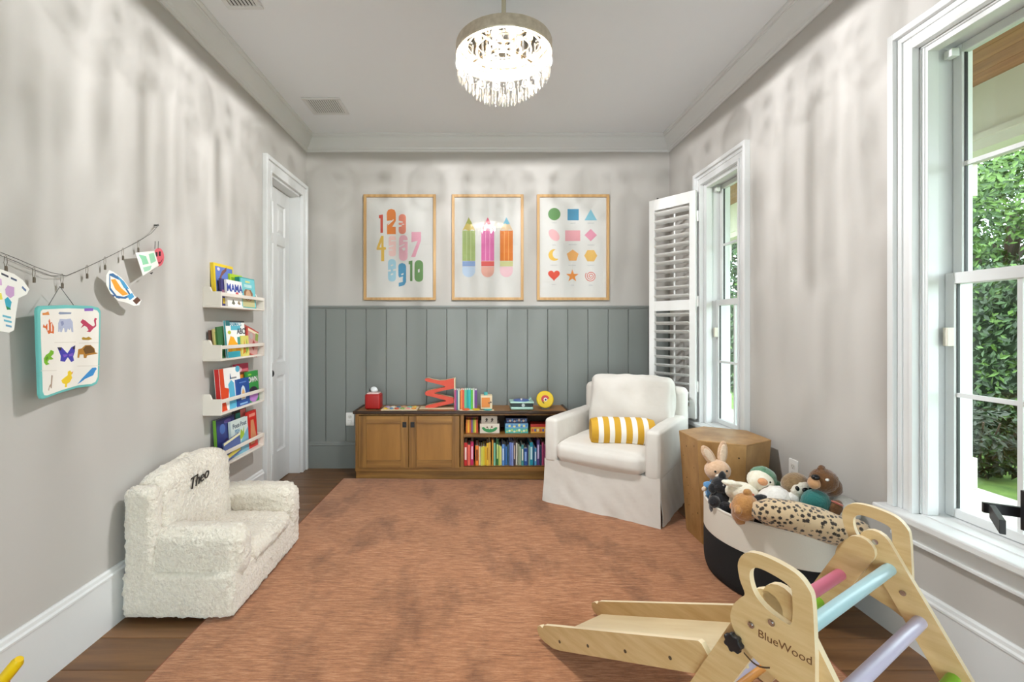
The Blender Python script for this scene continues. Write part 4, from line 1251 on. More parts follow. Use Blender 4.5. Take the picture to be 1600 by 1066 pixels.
# ------------------------------------------------------------------ rope basket
ROPEW = M('white_cotton_rope', 'DED8CC', .9, bump=.3, bscale=160)
ROPEB = M('black_cotton_rope', '141416', .9, bump=.3, bscale=160)
bk = thing('rope_basket', 'oval rope basket, white above black, full of plush toys', 'basket', (1.375, 2.255, .0135), math.atan2(.954, -.3))
def ringr(z):
    t = min(z / .09, 1)
    return .90 + .10 * math.sqrt(max(0, 1 - (1 - t) ** 2)) if z < .09 else 1.0
def rim(a):
    return .012 * math.cos(2 * a + .5) - .022 * max(0, math.cos(a - PI)) ** 6
def coil(z0, z1, name, mat, shift=False):
    q = MB()
    n, rows = 72, int(round((z1 - z0) / .0045))
    vs = []
    for k in range(rows + 1):
        for j in range(n):
            a = 2 * PI * j / n
            z = z0 + (z1 - z0) * k / rows
            s = ringr(z) + (.009 if k % 2 else 0) * .8
            zz_ = z + rim(a) * (z / .36) ** 2 + .018 * math.cos(a) * (1 if z > .05 else 0) * (z / .22 if z < .22 else 1) * 0
            vs.append((.31 * s * math.cos(a), .205 * s * math.sin(a), zz_))
    for k in range(rows, -1, -1):
        for j in range(n):
            x, y, z = vs[k * n + j]
            vs.append((x * .955, y * .935, z))
    m_ = 2 * rows + 2
    fs = [(k * n + j, k * n + (j + 1) % n, ((k + 1) % m_) * n + (j + 1) % n, ((k + 1) % m_) * n + j) for k in range(m_) for j in range(n)]
    q._add(vs, fs)
    return q.build(name, mat, bk, smooth=70)
coil(.002, .215, 'lower_coils', ROPEB)
coil(.215, .36, 'upper_coils', ROPEW)
q = MB(); q.prism([(.27 * math.cos(2 * PI * j / 40), .175 * math.sin(2 * PI * j / 40)) for j in range(40)], .002, .012)
q.build('base', ROPEB, bk)
tb = [(.306 * math.cos(2 * PI * j / 72), .199 * math.sin(2 * PI * j / 72), .362 + rim(2 * PI * j / 72)) for j in range(72)]
MB().tube(tb, .008, 6, closed=True).build('rim_roll', ROPEW, bk, smooth=60)

# ------------------------------------------------------------------ plush toys
def fur(name, c, c2=None):
    return M(name, c, .95, col2=c2, vscale=(60, 60, 60), bump=.7, bscale=120, bdist=.006, sheen=.5)
def W3(p, y_, Y): return Vector(((p - 748) * Y / 730, Y, 1.25 - (y_ - 512) * Y / 730))
EYE_M = M('plush_eye', '0E0E10', .2)
def plush(name, label, loc):
    return thing(name, label, 'plush toy', loc, group='plush toys in the basket')
def blobs(par, nm, lst, mat, nz=.003):
    if len(lst) > 1 and nm in ('ear', 'eye', 'paw', 'foot', 'wing', 'eye_patch', 'stitched_face'):
        for e_ in lst:
            last_ = blobs(par, nm, [e_], mat, nz)
        return last_
    q = MB()
    for c, r, *rt in lst:
        xf = None
        if rt:
            xf = Matrix.Translation(Vector(c)) @ euler(*rt[0])
            q.ell((0, 0, 0), r, xf)
        else:
            q.ell(c, r)
    if nz:
        q.v = [tuple(Vector(p) + Vector((mnoise.noise(Vector(p) * 60), mnoise.noise(Vector(p) * 60 + Vector((9, 0, 0))), mnoise.noise(Vector(p) * 60 + Vector((0, 9, 0))))) * nz) for p in q.v]
    return q.build(nm, mat, par, smooth=180)
PINKF = fur('tan_plush', 'CFA988', 'DCB99A'); EARIN = fur('ear_lining', 'E6CDB4')
# bunny
c = W3(1121, 735, 2.44)
t = plush('plush_bunny', 'tan plush bunny with upright ears in blue sleeves', (c.x, c.y, c.z - .2))
hd = blobs(t, 'head', [((0, 0, .2), (.064, .056, .056))], PINKF)
blobs(hd, 'muzzle', [((-.012, -.05, .185), (.024, .014, .014))], fur('cream_plush', 'EFE3D2'), 0)
blobs(hd, 'eye', [((-.035, -.047, .207), .0055), ((.022, -.052, .212), .0055)], EYE_M, 0)
for x0, x1, z1, nm in ((-.02, -.072, .315, 'ear'), (.022, .03, .338, 'ear')):
    mid = Vector(((x0 + x1) / 2, 0, (.24 + z1) / 2)); d = Vector((x1 - x0, 0, z1 - .24))
    an = math.atan2(d.x, d.z)
    e = blobs(t, nm, [(tuple(mid), (.027, .011, d.length / 2 + .016), (0, an, 0))], PINKF, .001)
    blobs(e, 'ear_lining', [(tuple(mid + Vector((0, -.008, 0))), (.017, .004, d.length / 2), (0, an, 0))], EARIN, 0)
BLUEF = fur('blue_plush', '5F97C8')
blobs(t, 'jacket', [((0, .0, .06), (.062, .055, .105))], BLUEF)
blobs(t, 'sleeve', [((-.055, -.02, .125), (.028, .022, .022), (0, .5, 0))], BLUEF)
blobs(t, 'paw', [((-.08, -.024, .112), (.014, .013, .013))], EARIN)
# black plush
c = W3(1127, 765, 2.33)
t = plush('plush_cat', 'black plush animal with stitched face below the bunny', (c.x, c.y, c.z - .12))
BLKF = fur('black_plush', '0F1016')
hd = blobs(t, 'head', [((0, 0, .14), (.05, .042, .045)), ((.002, -.005, .185), (.018, .014, .028)), ((-.045, -.005, .128), (.022, .016, .026))], BLKF)
blobs(t, 'body', [((.0, .0, .05), (.06, .045, .09))], BLKF)
blobs(hd, 'stitched_face', [((-.012, -.043, .155), .004), ((.006, -.043, .162), .004), ((.028, -.04, .146), .006)], fur('grey_stitch', 'B8B4B0'), 0)
blobs(t, 'paw', [((-.05, -.03, .07), (.028, .025, .03)), ((.0, -.045, .045), (.035, .025, .032))], BLKF)
# duck in green hood
c = W3(1160, 770, 2.28)
t = plush('plush_duck', 'cream plush duck in a green hood with orange feet', (c.x, c.y, c.z - .12))
CRF = fur('pale_cream_plush', 'EDE6CE', 'F4EFDF'); GRF = fur('green_plush', '5E8A6C')
blobs(t, 'body', [((0, 0, .12), (.085, .06, .05), (0, .2, 0)), ((0, .02, .05), (.07, .06, .07))], CRF)
hd = blobs(t, 'head', [((.088, .0, .178), (.062, .055, .05), (0, .35, 0))], CRF)
blobs(hd, 'hood', [((.112, .022, .185), (.064, .056, .056), (0, .35, 0)), ((.165, .0, .165), (.022, .02, .014)), ((.105, .01, .232), (.02, .018, .012))], GRF)
blobs(hd, 'beak', [((.068, -.052, .19), (.024, .016, .018), (0, .3, 0))], fur('orange_beak', 'E0A070'), 0)
blobs(hd, 'eye', [((.104, -.05, .187), .005)], EYE_M, 0)
blobs(t, 'wing', [((-.06, -.02, .17), (.055, .018, .016), (0, .22, 0)), ((.075, -.05, .12), (.016, .016, .032))], CRF)
blobs(t, 'bow', [((-.005, -.06, .128), (.03, .012, .016), (0, .1, 0))], fur('orange_felt', 'E0602C'), 0)
blobs(t, 'foot', [((-.068, -.06, .075), (.026, .02, .022)), ((-.035, -.066, .084), (.022, .02, .02))], fur('orange_plush', 'E39A5A'))
# dark seal flap behind the bear
c = W3(1187, 790, 2.2)
t = plush('plush_whale', 'small black plush tail tucked between bear and lamb', (c.x, c.y, c.z - .08))
blobs(t, 'tail', [((-.015, -.02, .085), (.05, .025, .06), (0, .7, 0)), ((0, 0, .03), (.04, .03, .06))], BLKF)
# bear head
c = W3(1164, 792, 2.11)
t = plush('plush_bear', 'golden brown plush bear face down over the basket rim', (c.x, c.y, c.z - .1))
BRF = fur('honey_plush', 'A8743E', 'BC884C')
blobs(t, 'head', [((0, 0, .1), (.056, .054, .062), (0, .3, 0))], BRF, .005)
blobs(t, 'ear', [((-.044, -.025, .095), (.016, .02, .022)), ((.008, -.005, .165), (.021, .015, .018))], BRF, .003)
blobs(t, 'body', [((.02, .05, .06), (.05, .05, .07))], BRF, .004)
# lamb
c = W3(1213, 784, 2.2)
t = plush('plush_lamb', 'white fluffy plush lamb in the middle of the basket', (c.x, c.y, c.z - .1))
LMF = fur('white_fleece', 'E6E2DA', 'F2EFE9')
blobs(t, 'body', [((-.005, 0, .10), (.078, .07, .072)), ((.0, .02, .03), (.08, .07, .07))], LMF, .008)
blobs(t, 'head', [((.06, -.03, .115), (.03, .03, .04), (0, -.4, 0))], LMF, .005)
# sloth
c = W3(1243, 757, 2.2)
t = plush('plush_sloth', 'brown plush sloth with pale masked face behind the lamb', (c.x, c.y, c.z - .12))
SLF = fur('taupe_plush', '7C6242', '8C7250')
hd = blobs(t, 'head', [((0, 0, .12), (.064, .05, .054))], SLF)
blobs(hd, 'face', [((.004, -.032, .108), (.05, .024, .042))], fur('pale_face', 'E2D8C8'), 0)
blobs(hd, 'eye_patch', [((-.026, -.051, .118), (.009, .006, .012), (0, -.5, 0)), ((.032, -.05, .108), (.012, .006, .016), (0, .5, 0)), ((.006, -.058, .113), (.014, .006, .011))], EYE_M, 0)
blobs(t, 'body', [((.0, .0, .03), (.06, .05, .09))], SLF)
# brown bear in teal vest
c = W3(1284, 752, 2.12)
t = plush('plush_grizzly', 'dark brown plush bear in a teal vest against the wall', (c.x, c.y, c.z - .22))
DBF = fur('dark_brown_plush', '5A3818', '70481F')
hd = blobs(t, 'head', [((.008, 0, .222), (.06, .055, .055), (0, .3, 0)), ((.04, 0, .195), (.045, .045, .045)), ((.0, .0, .272), (.018, .015, .018))], DBF, .005)
blobs(hd, 'muzzle', [((-.05, -.02, .218), (.026, .026, .026))], fur('tan_muzzle', 'C49468'))
blobs(hd, 'nose', [((-.05, -.03, .247), (.018, .015, .013))], EYE_M, 0)
blobs(hd, 'eye', [((-.012, -.05, .242), (.009, .005, .006))], WHITE, 0)
TEAL = fur('teal_vest', '1F6C68'); 
blobs(t, 'vest', [((-.035, -.01, .125), (.062, .052, .062), (0, .5, 0))], TEAL, .001)
blobs(t, 'trousers', [((-.05, -.015, .07), (.062, .05, .04), (0, .4, 0)), ((-.02, .0, .02), (.05, .045, .06))], fur('navy_plush', '1C3C6C'), .001)
blobs(t, 'arm', [((.02, -.055, .115), (.028, .024, .042), (0, .4, 0))], DBF)
blobs(t, 'cuff', [((.024, -.06, .142), (.026, .022, .006), (0, .4, 0))], fur('red_trim', 'B85A44'), 0)
# seal
c = W3(1316, 797, 2.1)
t = plush('plush_seal', 'pale grey plush seal head beside the climber', (c.x, c.y, c.z - .1))
GSF = fur('silver_plush', 'C9C6BF', 'D8D5CF')
hd = blobs(t, 'head', [((0, 0, .1), (.068, .062, .062))], GSF)
blobs(hd, 'face', [((-.03, -.03, .09), (.04, .038, .042))], fur('ivory_plush', 'E9E4DA'))
blobs(hd, 'cheek', [((-.03, -.058, .088), (.022, .014, .014))], fur('peach_plush', 'D8AE90'), 0)
blobs(hd, 'eye', [((-.014, -.066, .108), .006)], EYE_M, 0)
blobs(t, 'flipper', [((.075, -.005, .075), (.022, .016, .013), (0, .5, 0))], GSF)
blobs(t, 'body', [((-.02, .02, .03), (.06, .06, .08))], GSF)
# leopard
def leopard_mat():
    m = bpy.data.materials.new('leopard_plush'); m.use_nodes = True
    nt = m.node_tree; N, L = nt.nodes, nt.links
    bs = N['Principled BSDF']; bs.inputs['Roughness'].default_value = .95; bs.inputs['Sheen Weight'].default_value = .4
    tc = N.new('ShaderNodeTexCoord')
    vo = N.new('ShaderNodeTexVoronoi'); vo.inputs['Scale'].default_value = 52; vo.inputs['Randomness'].default_value = .65
    n0 = N.new('ShaderNodeTexNoise'); n0.inputs['Scale'].default_value = 70
    mixv = N.new('ShaderNodeMix'); mixv.data_type = 'RGBA'; mixv.inputs['Factor'].default_value = .012
    L.new(tc.outputs['Object'], mixv.inputs['A']); L.new(n0.outputs['Color'], mixv.inputs['B'])
    L.new(mixv.outputs['Result'], vo.inputs['Vector'])
    rp = N.new('ShaderNodeValToRGB'); e = rp.color_ramp.elements
    e[0].position = .37; e[0].color = lin('2A1C12'); e[1].position = .43; e[1].color = lin('DABF98')
    L.new(vo.outputs['Distance'], rp.inputs['Fac']); L.new(rp.outputs[0], bs.inputs['Base Color'])
    n = N.new('ShaderNodeTexNoise'); n.inputs['Scale'].default_value = 160
    bp = N.new('ShaderNodeBump'); bp.inputs['Strength'].default_value = .6; bp.inputs['Distance'].default_value = .005
    L.new(n.outputs['Fac'], bp.inputs['Height']); L.new(bp.outputs[0], bs.inputs['Normal'])
    return m
LEO = leopard_mat()
c = W3(1255, 812, 2.0)
t = plush('plush_leopard', 'spotted plush leopard lying along the front of the basket', (c.x, c.y, c.z - .08))
q = MB(); 
q.tube([(-.185, .07, .075), (-.165, .06, .09), (-.12, .04, .098), (-.04, .01, .09), (.05, -.02, .07), (.135, -.05, .045), (.185, -.07, .03), (.2, -.076, .02)], [.006, .04, .058, .066, .068, .06, .036, .006], 18)
q.build('body', LEO, t, smooth=180)
blobs(t, 'head', [((.185, -.055, .058), (.05, .045, .045))], LEO, .002)
blobs(t, 'foreleg', [((-.14, .035, .085), (.028, .026, .045), (0, -.15, 0))], LEO, .002)
blobs(t, 'paw', [((.21, -.095, .008), (.042, .018, .015), (0, .15, 0)), ((.175, -.085, .026), (.022, .016, .012), (0, .6, 0))], fur('peach_paw', 'E0BC98'))
blobs(t, 'pompom', [((.215, -.08, -.03), (.02, .018, .018))], LMF)

# ------------------------------------------------------------------ child's fleece armchair
SHERPA = M('cream_sherpa', 'DAD0BF', .97, col2='E6DED0', vscale=(70, 70, 70), bump=.9, bscale=85, bdist=.012, sheen=.6)
kc = thing('kids_armchair', 'cream fleece childrens armchair against the left wall', 'armchair', (-1.276, 2.345, .0135))
# local: +x faces into the room, y along the wall
NZ = [(.007, 55), (.006, 110)]
def sh_(name, c, size, r, bulge=(0, 0, 0), xf=None, step=.010):
    q = MB(xf).soft(c, size, r, step, bulge, nz=NZ, arc=5)
    return q.build(name, SHERPA, kc, smooth=180)
sh_('base', (.0, -.005, .10), (.475, .74, .195), .03, (.008, .006, .0))
sh_('seat', (.06, .005, .19), (.37, .44, .085), .04, (.012, 0, .02))
sh_('near_arm', (.045, -.283, .255), (.40, .14, .215), .05, (.012, .006, .01))
sh_('far_arm', (.035, .285, .235), (.41, .15, .24), .05, (.012, .006, .01))
bxf = Matrix.Translation((-.205, 0, .0)) @ Matrix.Rotation(math.radians(-2), 4, 'Y')
# back: tall block with shoulders that slope to the ends
q = MB()
q.soft((-.16, -.035, .38), (.125, .58, .41), .045, .010, (.012, .0, .02), nz=NZ, arc=5)
out = []
for p in q.v:
    x, y, z = p
    e = max(0, abs(y + .035) - .12) / .18
    z2 = z - (.034 * e * e if z > .25 else 0)
    x2 = x + max(0, .45 - z) * .10
    out.append((x2 - .002, y, z2))
q.v = out
q.build('backrest', SHERPA, kc, smooth=180)
q = MB().soft((-.165, -.335, .325), (.13, .085, .455), .035, .010, nz=NZ, arc=5)
q.build('back_wing', SHERPA, kc, smooth=180)
q = MB().tube([(-.175, -.10, .575), (-.175, -.085, .60), (-.172, -.055, .607), (-.172, -.02, .603), (-.175, -.005, .585)], .014, 8)
q.v = [tuple(Vector(p) + Vector((1, 1, 1)) * (mnoise.noise(Vector(p) * 70) * .006)) for p in q.v]
q.build('handle_loop', SHERPA, kc, smooth=180)
text_mesh('Theo', .075, basis((-.084, -.075, .50), (0, 1, .12), (-.10, 0, 1)), M('dark_thread', '3A342E', .9), 'embroidered_name', kc, ext=.003, shear=.45, offset=-.0014)

# ------------------------------------------------------------------ book ledges and their books
SHELF = M('ledge_white', 'E2DAD0', .45)
SY0, SY1, SXF = 2.605, 3.135, XL + .1025
SZ = [1.362, 1.062, .758, .46]
ledge_names = ['topmost white book ledge beside the door', 'second white book ledge from the top beside the door', 'third white book ledge from the top beside the door', 'lowest white book ledge behind the fleece chair']
for z, nm in zip(SZ, ledge_names):
    t = thing('book_ledge', nm, 'shelf', (XL, SY0, z), group='book ledges by the door')
    L_ = SY1 - SY0
    MB().box(0, .1025, 0, L_, 0, .011).build('bottom_board', SHELF, t, bevel=.002)
    for yy in (0, L_ - .013):
        q = MB(basis((0, yy, 0), (1, 0, 0), (0, 0, 1)))
        q.prism([(0, .011), (.1025, .011), (.1025, .086), (.055, .088), (.045, .112), (.035, .118), (0, .118)] if yy else [(0, .011), (.1025, .011), (.1025, .09), (.05, .09), (.04, .115), (.03, .118), (0, .118)], -.013, 0)
        q.build('end_panel', SHELF, t)
    MB().box(.0905, .1025, .013, L_ - .013, .066, .086).build('front_rail', SHELF, t, bevel=.002)
    MB().box(0, .010, .013, L_ - .013, .011, .05).build('back_strip', SHELF, t)

def lbook(label, shelf, y0, y1, top, th, hexc, xoff, art, group='picture books on the ledges', lean=.08, roll=0, spine=None, dz=0):
    """book standing face-out on a ledge. y0..y1 along the wall, xoff = distance of its front foot from the wall"""
    z = SZ[shelf] + .0112 + dz
    y0 *= 1.008; y1 *= 1.008
    o = thing('picture_book', label, 'book', group=group)
    w, h = y1 - y0, top - z
    # local frame: x along the wall (reading direction), y up, z towards the room
    F = basis((XL + xoff, (y0 + y1) / 2, z), (0, 1, 0), (-math.sin(lean), 0, math.cos(lean))) @ Matrix.Rotation(roll, 4, 'Z')
    o.matrix_world = F
    c = paint(hexc)
    t_ = .002
    q = MB().box(-w / 2, w / 2, 0, h, -t_, 0).box(-w / 2, w / 2, 0, h, -th, -th + t_)
    q.build('cover', c, o)
    MB().box(-w / 2, -w / 2 + t_, 0, h, -th + t_, -t_).build('spine', paint(spine or hexc), o)
    MB().box(-w / 2 + t_, w / 2 - .003, .002, h - .003, -th + t_, -t_).build('pages', PAPER, o)
    k = 0
    for a in art:
        if a[0] == 'T':
            _, s, sz, x, y, col, off = a
            text_mesh(s, sz, Matrix.Translation((x * w / 2, y * h, .0008)), paint(col), 'cover_title', o, ext=.0003, offset=off)
        else:
            pts, col = a
            k += 1
            MB().prism([(x * w / 2, y * h) for x, y in pts], 0, .0004 + .0002 * k).build('cover_art', paint(col), o)
    return o
R_ = lambda x0, x1, y0, y1: [(x0, y0), (x1, y0), (x1, y1), (x0, y1)]
# ledge 1
lbook('tall yellow edged book with blue cover on the topmost ledge', 0, 2.655, 2.865, 1.625, .02, 'E0C02A', .035, [(R_(-.86, .9, .05, .93), '5F78C0'), ([(-.7, .1), (-.45, .1), (-.5, .45), (-.25, .72), (.25, .86), (.3, .95), (-.2, .84), (-.62, .6)], '7A5048'), ([(-.3, .05), (.1, .05), (.0, .4), (-.25, .35)], 'C08038'), (circ(-.55, .87, .14, .04, 10), 'D8D0DC'), ([(.1, .5), (.9, .3), (.9, .55), (.3, .62)], '88A0D8')], lean=.06)
lbook('lime green book peeking out on the topmost ledge', 0, 2.80, 2.945, 1.578, .012, 'A8C828', .05, [(R_(-.8, .8, .7, .9), '6E9A20')], lean=.07)
lbook('dark purple book behind the white one on the topmost ledge', 0, 2.672, 2.80, 1.535, .012, '3A3470', .063, [(R_(-.9, .9, .1, .3), 'D8B838'), (R_(-.9, .9, .4, .6), '8A5870')], lean=.07)
lbook('white book titled MAMA on the topmost ledge', 0, 2.70, 2.875, 1.532, .014, 'F0EDEA', .079, [('T', 'MAMA', .062, 0, .70, '3A4CA0', .002), (circ(.28, .48, .2, .1, 14), 'C84A50'), ([(-.5, .12), (-.3, .28), (-.05, .14), (-.2, .08)], '6A6A5C'), ([(.25, .14), (.45, .26), (.65, .12), (.5, .1)], '8C7A5C')], lean=.06)
lbook('teal book with a brown dog on the topmost ledge', 0, 2.855, 3.045, 1.565, .03, '2FA0A0', .079, [(R_(-.9, .95, .04, .97), '74C4CC'), (R_(-.8, .8, .04, .32), 'C8C08C'), ([(-.52, .3), (-.6, .52), (-.35, .62), (.35, .62), (.62, .5), (.52, .3), (.2, .24), (-.2, .24)], '94684A'), (circ(0, .42, .34, .19, 14), 'D0A888'), (circ(0, .30, .12, .03, 10), '3A2A24'), (R_(-.3, .3, .84, .9), 'D8DC90'), (R_(-.5, .5, .68, .78), 'BFE4E6')], lean=.07, spine='1E807C')
# ledge 2
lbook('thin brown book leaning first on the second ledge', 1, 2.615, 2.70, 1.235, .010, '5A3A30', .03, [], lean=.05, roll=.0)
lbook('thin olive and cream book leaning on the second ledge', 1, 2.635, 2.74, 1.245, .010, 'C8B878', .045, [(R_(-.8, .8, .1, .9), '8A9A50')], lean=.05, roll=.06)
lbook('thin dark green book leaning on the second ledge', 1, 2.655, 2.76, 1.258, .010, '3A6A3C', .056, [], lean=.05, roll=.08)
lbook('white alphabet book with a yellow beast on the second ledge', 1, 2.70, 2.915, 1.292, .014, 'F0F0EC', .081, [(R_(-1, 1, .95, 1), '3A3A3A'), (R_(-1, -.6, .86, 1), '1E6A70'), (R_(-.5, .5, .74, .86), '58B0C4'), ('T', 'ANIMALS', .034, 0, .90, '4A90A8', .0005), ('T', 'ABC', .05, .55, .70, '2A2A3A', .001), ([(-.95, .0), (-.9, .35), (-.6, .58), (-.3, .55), (-.1, .42), (.35, .3), (.5, .0)], 'EFA81C'), ([(-.6, .05), (-.5, .3), (-.2, .3), (-.1, .05)], 'F4C838'), (R_(.1, .9, .3, .55), '3C8C80'), (R_(-1, .3, .0, .16), '2C94A4'), (circ(-.7, .68, .16, .05, 10), 'B8C038')], lean=.08, spine='4AA0AC')
lbook('small yellow green book in front of the alphabet book', 1, 2.845, 2.935, 1.200, .008, 'D8CC6C', .0885, [([(-.7, .1), (-.2, .8), (.1, .2)], 'C87A2C'), ([(.1, .1), (.4, .85), (.8, .3)], '8CA83C')], lean=.06)
lbook('tilted dark red book at the back of the second ledge', 1, 2.905, 3.045, 1.262, .012, '8C3A38', .055, [(R_(-1, 1, .92, 1), 'B05A50')], lean=.07, roll=-.27)
lbook('tilted pale red book leaning at the front of the second ledge', 1, 2.915, 3.06, 1.245, .012, 'C8544C', .076, [(R_(-.85, .95, .05, .93), 'C89890'), (R_(-.9, .95, .86, .95), 'EADFC0'), ([(-.1, .3), (.1, .6), (.5, .5), (.3, .2)], 'A83A38'), (R_(.45, .95, .62, .9), '8CA04C'), (circ(-.3, .7, .3, .12, 10), 'B8B0A8')], lean=.07, roll=-.27)
# ledge 3
lbook('dinosaur book with red spine on the third ledge', 2, 2.64, 2.865, 1.012, .03, 'F0EEEA', .079, [([(-1, 0), (-1, 1), (-.62, 1), (-.6, .55), (-.2, .5), (-.3, .3), (-.6, .2), (-.5, 0)], 'D8461E'), ([(-.3, 0), (-.2, .35), (-.25, .6), (.05, .7), (.3, .62), (.35, .3), (.5, .05), (.3, 0)], '5AB0D0'), ([(.45, 0), (.5, .55), (.75, .6), (1, .5), (1, 0)], '9CC03A'), (circ(.78, .94, .22, .08, 10), '58A8C4'), (R_(.1, .6, .72, .76), '8A8A8A'), ([(-.05, .72), (0, .86), (.08, .72)], '2C5A88')], lean=.08, spine='C0201C')
lbook('pink and red book at the back of the third ledge', 2, 2.88, 3.05, 1.02, .012, 'B83450', .035, [(circ(-.4, .85, .4, .08, 12), 'ECC0C8'), (R_(0, .9, .78, .86), 'D87078')], lean=.05)
lbook('brown and orange book behind the blue one on the third ledge', 2, 2.86, 3.0, .97, .012, '6A3A1C', .053, [(R_(-.9, .3, .8, .92), 'E08A2C')], lean=.05)
lbook('dark blue book with an arch on the third ledge', 2, 2.80, 2.955, .935, .02, '1F4A94', .083, [([(-.35, .22), (-.35, .5), (-.25, .66), (0, .74), (.25, .66), (.35, .5), (.35, .22)], 'C8DCE8'), ([(-.22, .26), (-.22, .5), (0, .64), (.22, .5), (.22, .26)], 'E0B070'), (R_(-.6, .6, .04, .1), '8CB8E0'), (R_(-.5, .5, .84, .88), '5A80C0')], lean=.06)
lbook('green book with lilac face titled OWN on the third ledge', 2, 2.935, 3.085, .968, .014, '2E8A3C', .081, [(circ(0, .22, .85, .22, 16), 'B078C0'), (circ(0, .30, .8, .2, 16, 0, 180), '2A1C30'), (circ(0, .2, .6, .15, 16), 'B880C8'), ('T', 'OWN', .048, 0, .72, 'E8D8E4', .001), (circ(-.5, .9, .3, .03, 10), '8CC83C')], lean=.06)
# ledge 4
lbook('navy space book with green spine on the lowest ledge', 3, 2.655, 2.85, .718, .022, '28305C', .05, [(R_(-.95, .95, .05, .95), '343C78'), (circ(-.4, .75, .3, .12, 12), '4868A8'), (circ(.2, .9, .4, .05, 12), '6A58A0'), (circ(0, .35, .3, .15, 12), '3A2458')], lean=.06, spine='6AA02C')
lbook('black and teal book at the back of the lowest ledge', 3, 2.875, 3.02, .755, .014, '22201F', .035, [(R_(-.8, 0, .5, .85), '2A7A68'), (R_(.0, .9, .7, .9), 'D87068')], lean=.05)
lbook('pale blue fish book titled Pout Pout on the lowest ledge', 3, 2.765, 2.965, .685, .016, 'C8D4D0', .072, [('T', 'Pout-Pout', .04, 0, .84, '4A5A6C', .0005), ('T', 'FISH', .03, -.3, .68, '5A90B0', .0005), ([(-.1, .4), (.15, .7), (.35, .6), (.5, .75), (.5, .5), (.2, .42)], '9AB83C'), ([(-1, 0), (-1, .2), (.0, .3), (.6, .55), (1, .7), (1, .0)], '7CB0C4')], lean=.06)
lbook('red book at the end of the lowest ledge', 3, 2.965, 3.085, .708, .012, 'C0251E', .071, [([(-.6, .1), (-.3, .75), (.3, .75), (.7, .3), (.3, .1)], 'C88860'), (R_(-.6, .7, .84, .92), 'E08A78')], lean=.06)
lbook('slate blue cloth book lying tilted in the lowest ledge', 3, 2.66, 2.84, .60, .008, '56689C', .0885, [(R_(-1, 1, .88, 1), 'E8E0B8'), (R_(-.9, .9, .1, .3), 'D8C860')], lean=.04, roll=.14, dz=.0135)

# ------------------------------------------------------------------ wire garland with papers
def wall(p, y_, X=-1.508):
    X = X - .014
    Y = 730 * abs(X) / (748 - p)
    return Vector((X, Y, 1.25 - (y_ - 512) * Y / 730))
gw = thing('wire_garland', 'thin grey wire garland strung along the left wall', 'garland', (0, 0, 0))
kx = [(246, 354), (236, 365), (215, 378), (190, 391), (160, 406), (130, 420), (104, 431), (80, 431), (55, 422), (30, 411), (0, 399), (-60, 372)]
MB().tube([wall(*p) for p in kx], .0011, 5).build('wire', WIRE, gw)
MB().tube([wall(p, y_ - (5 if p < 100 else 0), -1.512) for p, y_ in kx if p <= 110] , .0011, 5).build('wire', WIRE, gw)
h_ = wall(247, 352)
MB().cyl((XL, h_.y, h_.z), (XL + .02, h_.y, h_.z), .004, n=8).tube([h_ + Vector((0, 0, .006)), h_ + Vector((.004, -.006, -.004)), h_ + Vector((0, -.022, -.016))], .0018, 5).build('hook', WIRE, gw)
CLIPM = M('clip_metal', '7C7468', .35, metal=.8)
cm = MB()
cm.tube([(0, -.0035, .004), (0, -.006, -.016), (0, -.003, -.03), (0, 0, -.032)], .0009, 5).tube([(0, .0035, .004), (0, .005, -.014), (0, .002, -.026)], .0009, 5)
cm.tube([(0, -.0035, .004), (0, 0, .007), (0, .0035, .004)], .0009, 5)
cm.box(-.002, .002, -.003, .004, -.046, -.026).box(-.003, .001, .0, .006, -.044, -.030)
cmesh = cm.mesh('garland_clip', CLIPM)
for i, (p, y_) in enumerate([(216, 378), (192, 390), (164, 404), (136, 417), (97, 431), (53, 421), (9, 403)]):
    q = wall(p, y_)
    g = inst('garland_clip', cmesh, None, q, (0, 0, 0))
    tag(g, 'small metal clip on the wire garland, %s from the hook' % ORD[i], 'clip', 'clips on the wire garland')

def paper(name, label, org, ex, ey, outline, mat, arts, th=.0012, cat='drawing'):
    t = thing(name, label, cat)
    F = basis(org, ex, ey)
    t.matrix_world = F
    MB().prism(outline, -th, 0).build('sheet', mat, t)
    for nm, pts, col, lv in arts:
        MB().prism(pts, 0, .0003 + .0002 * lv).build(nm, paint(col, .8), t)
    return t
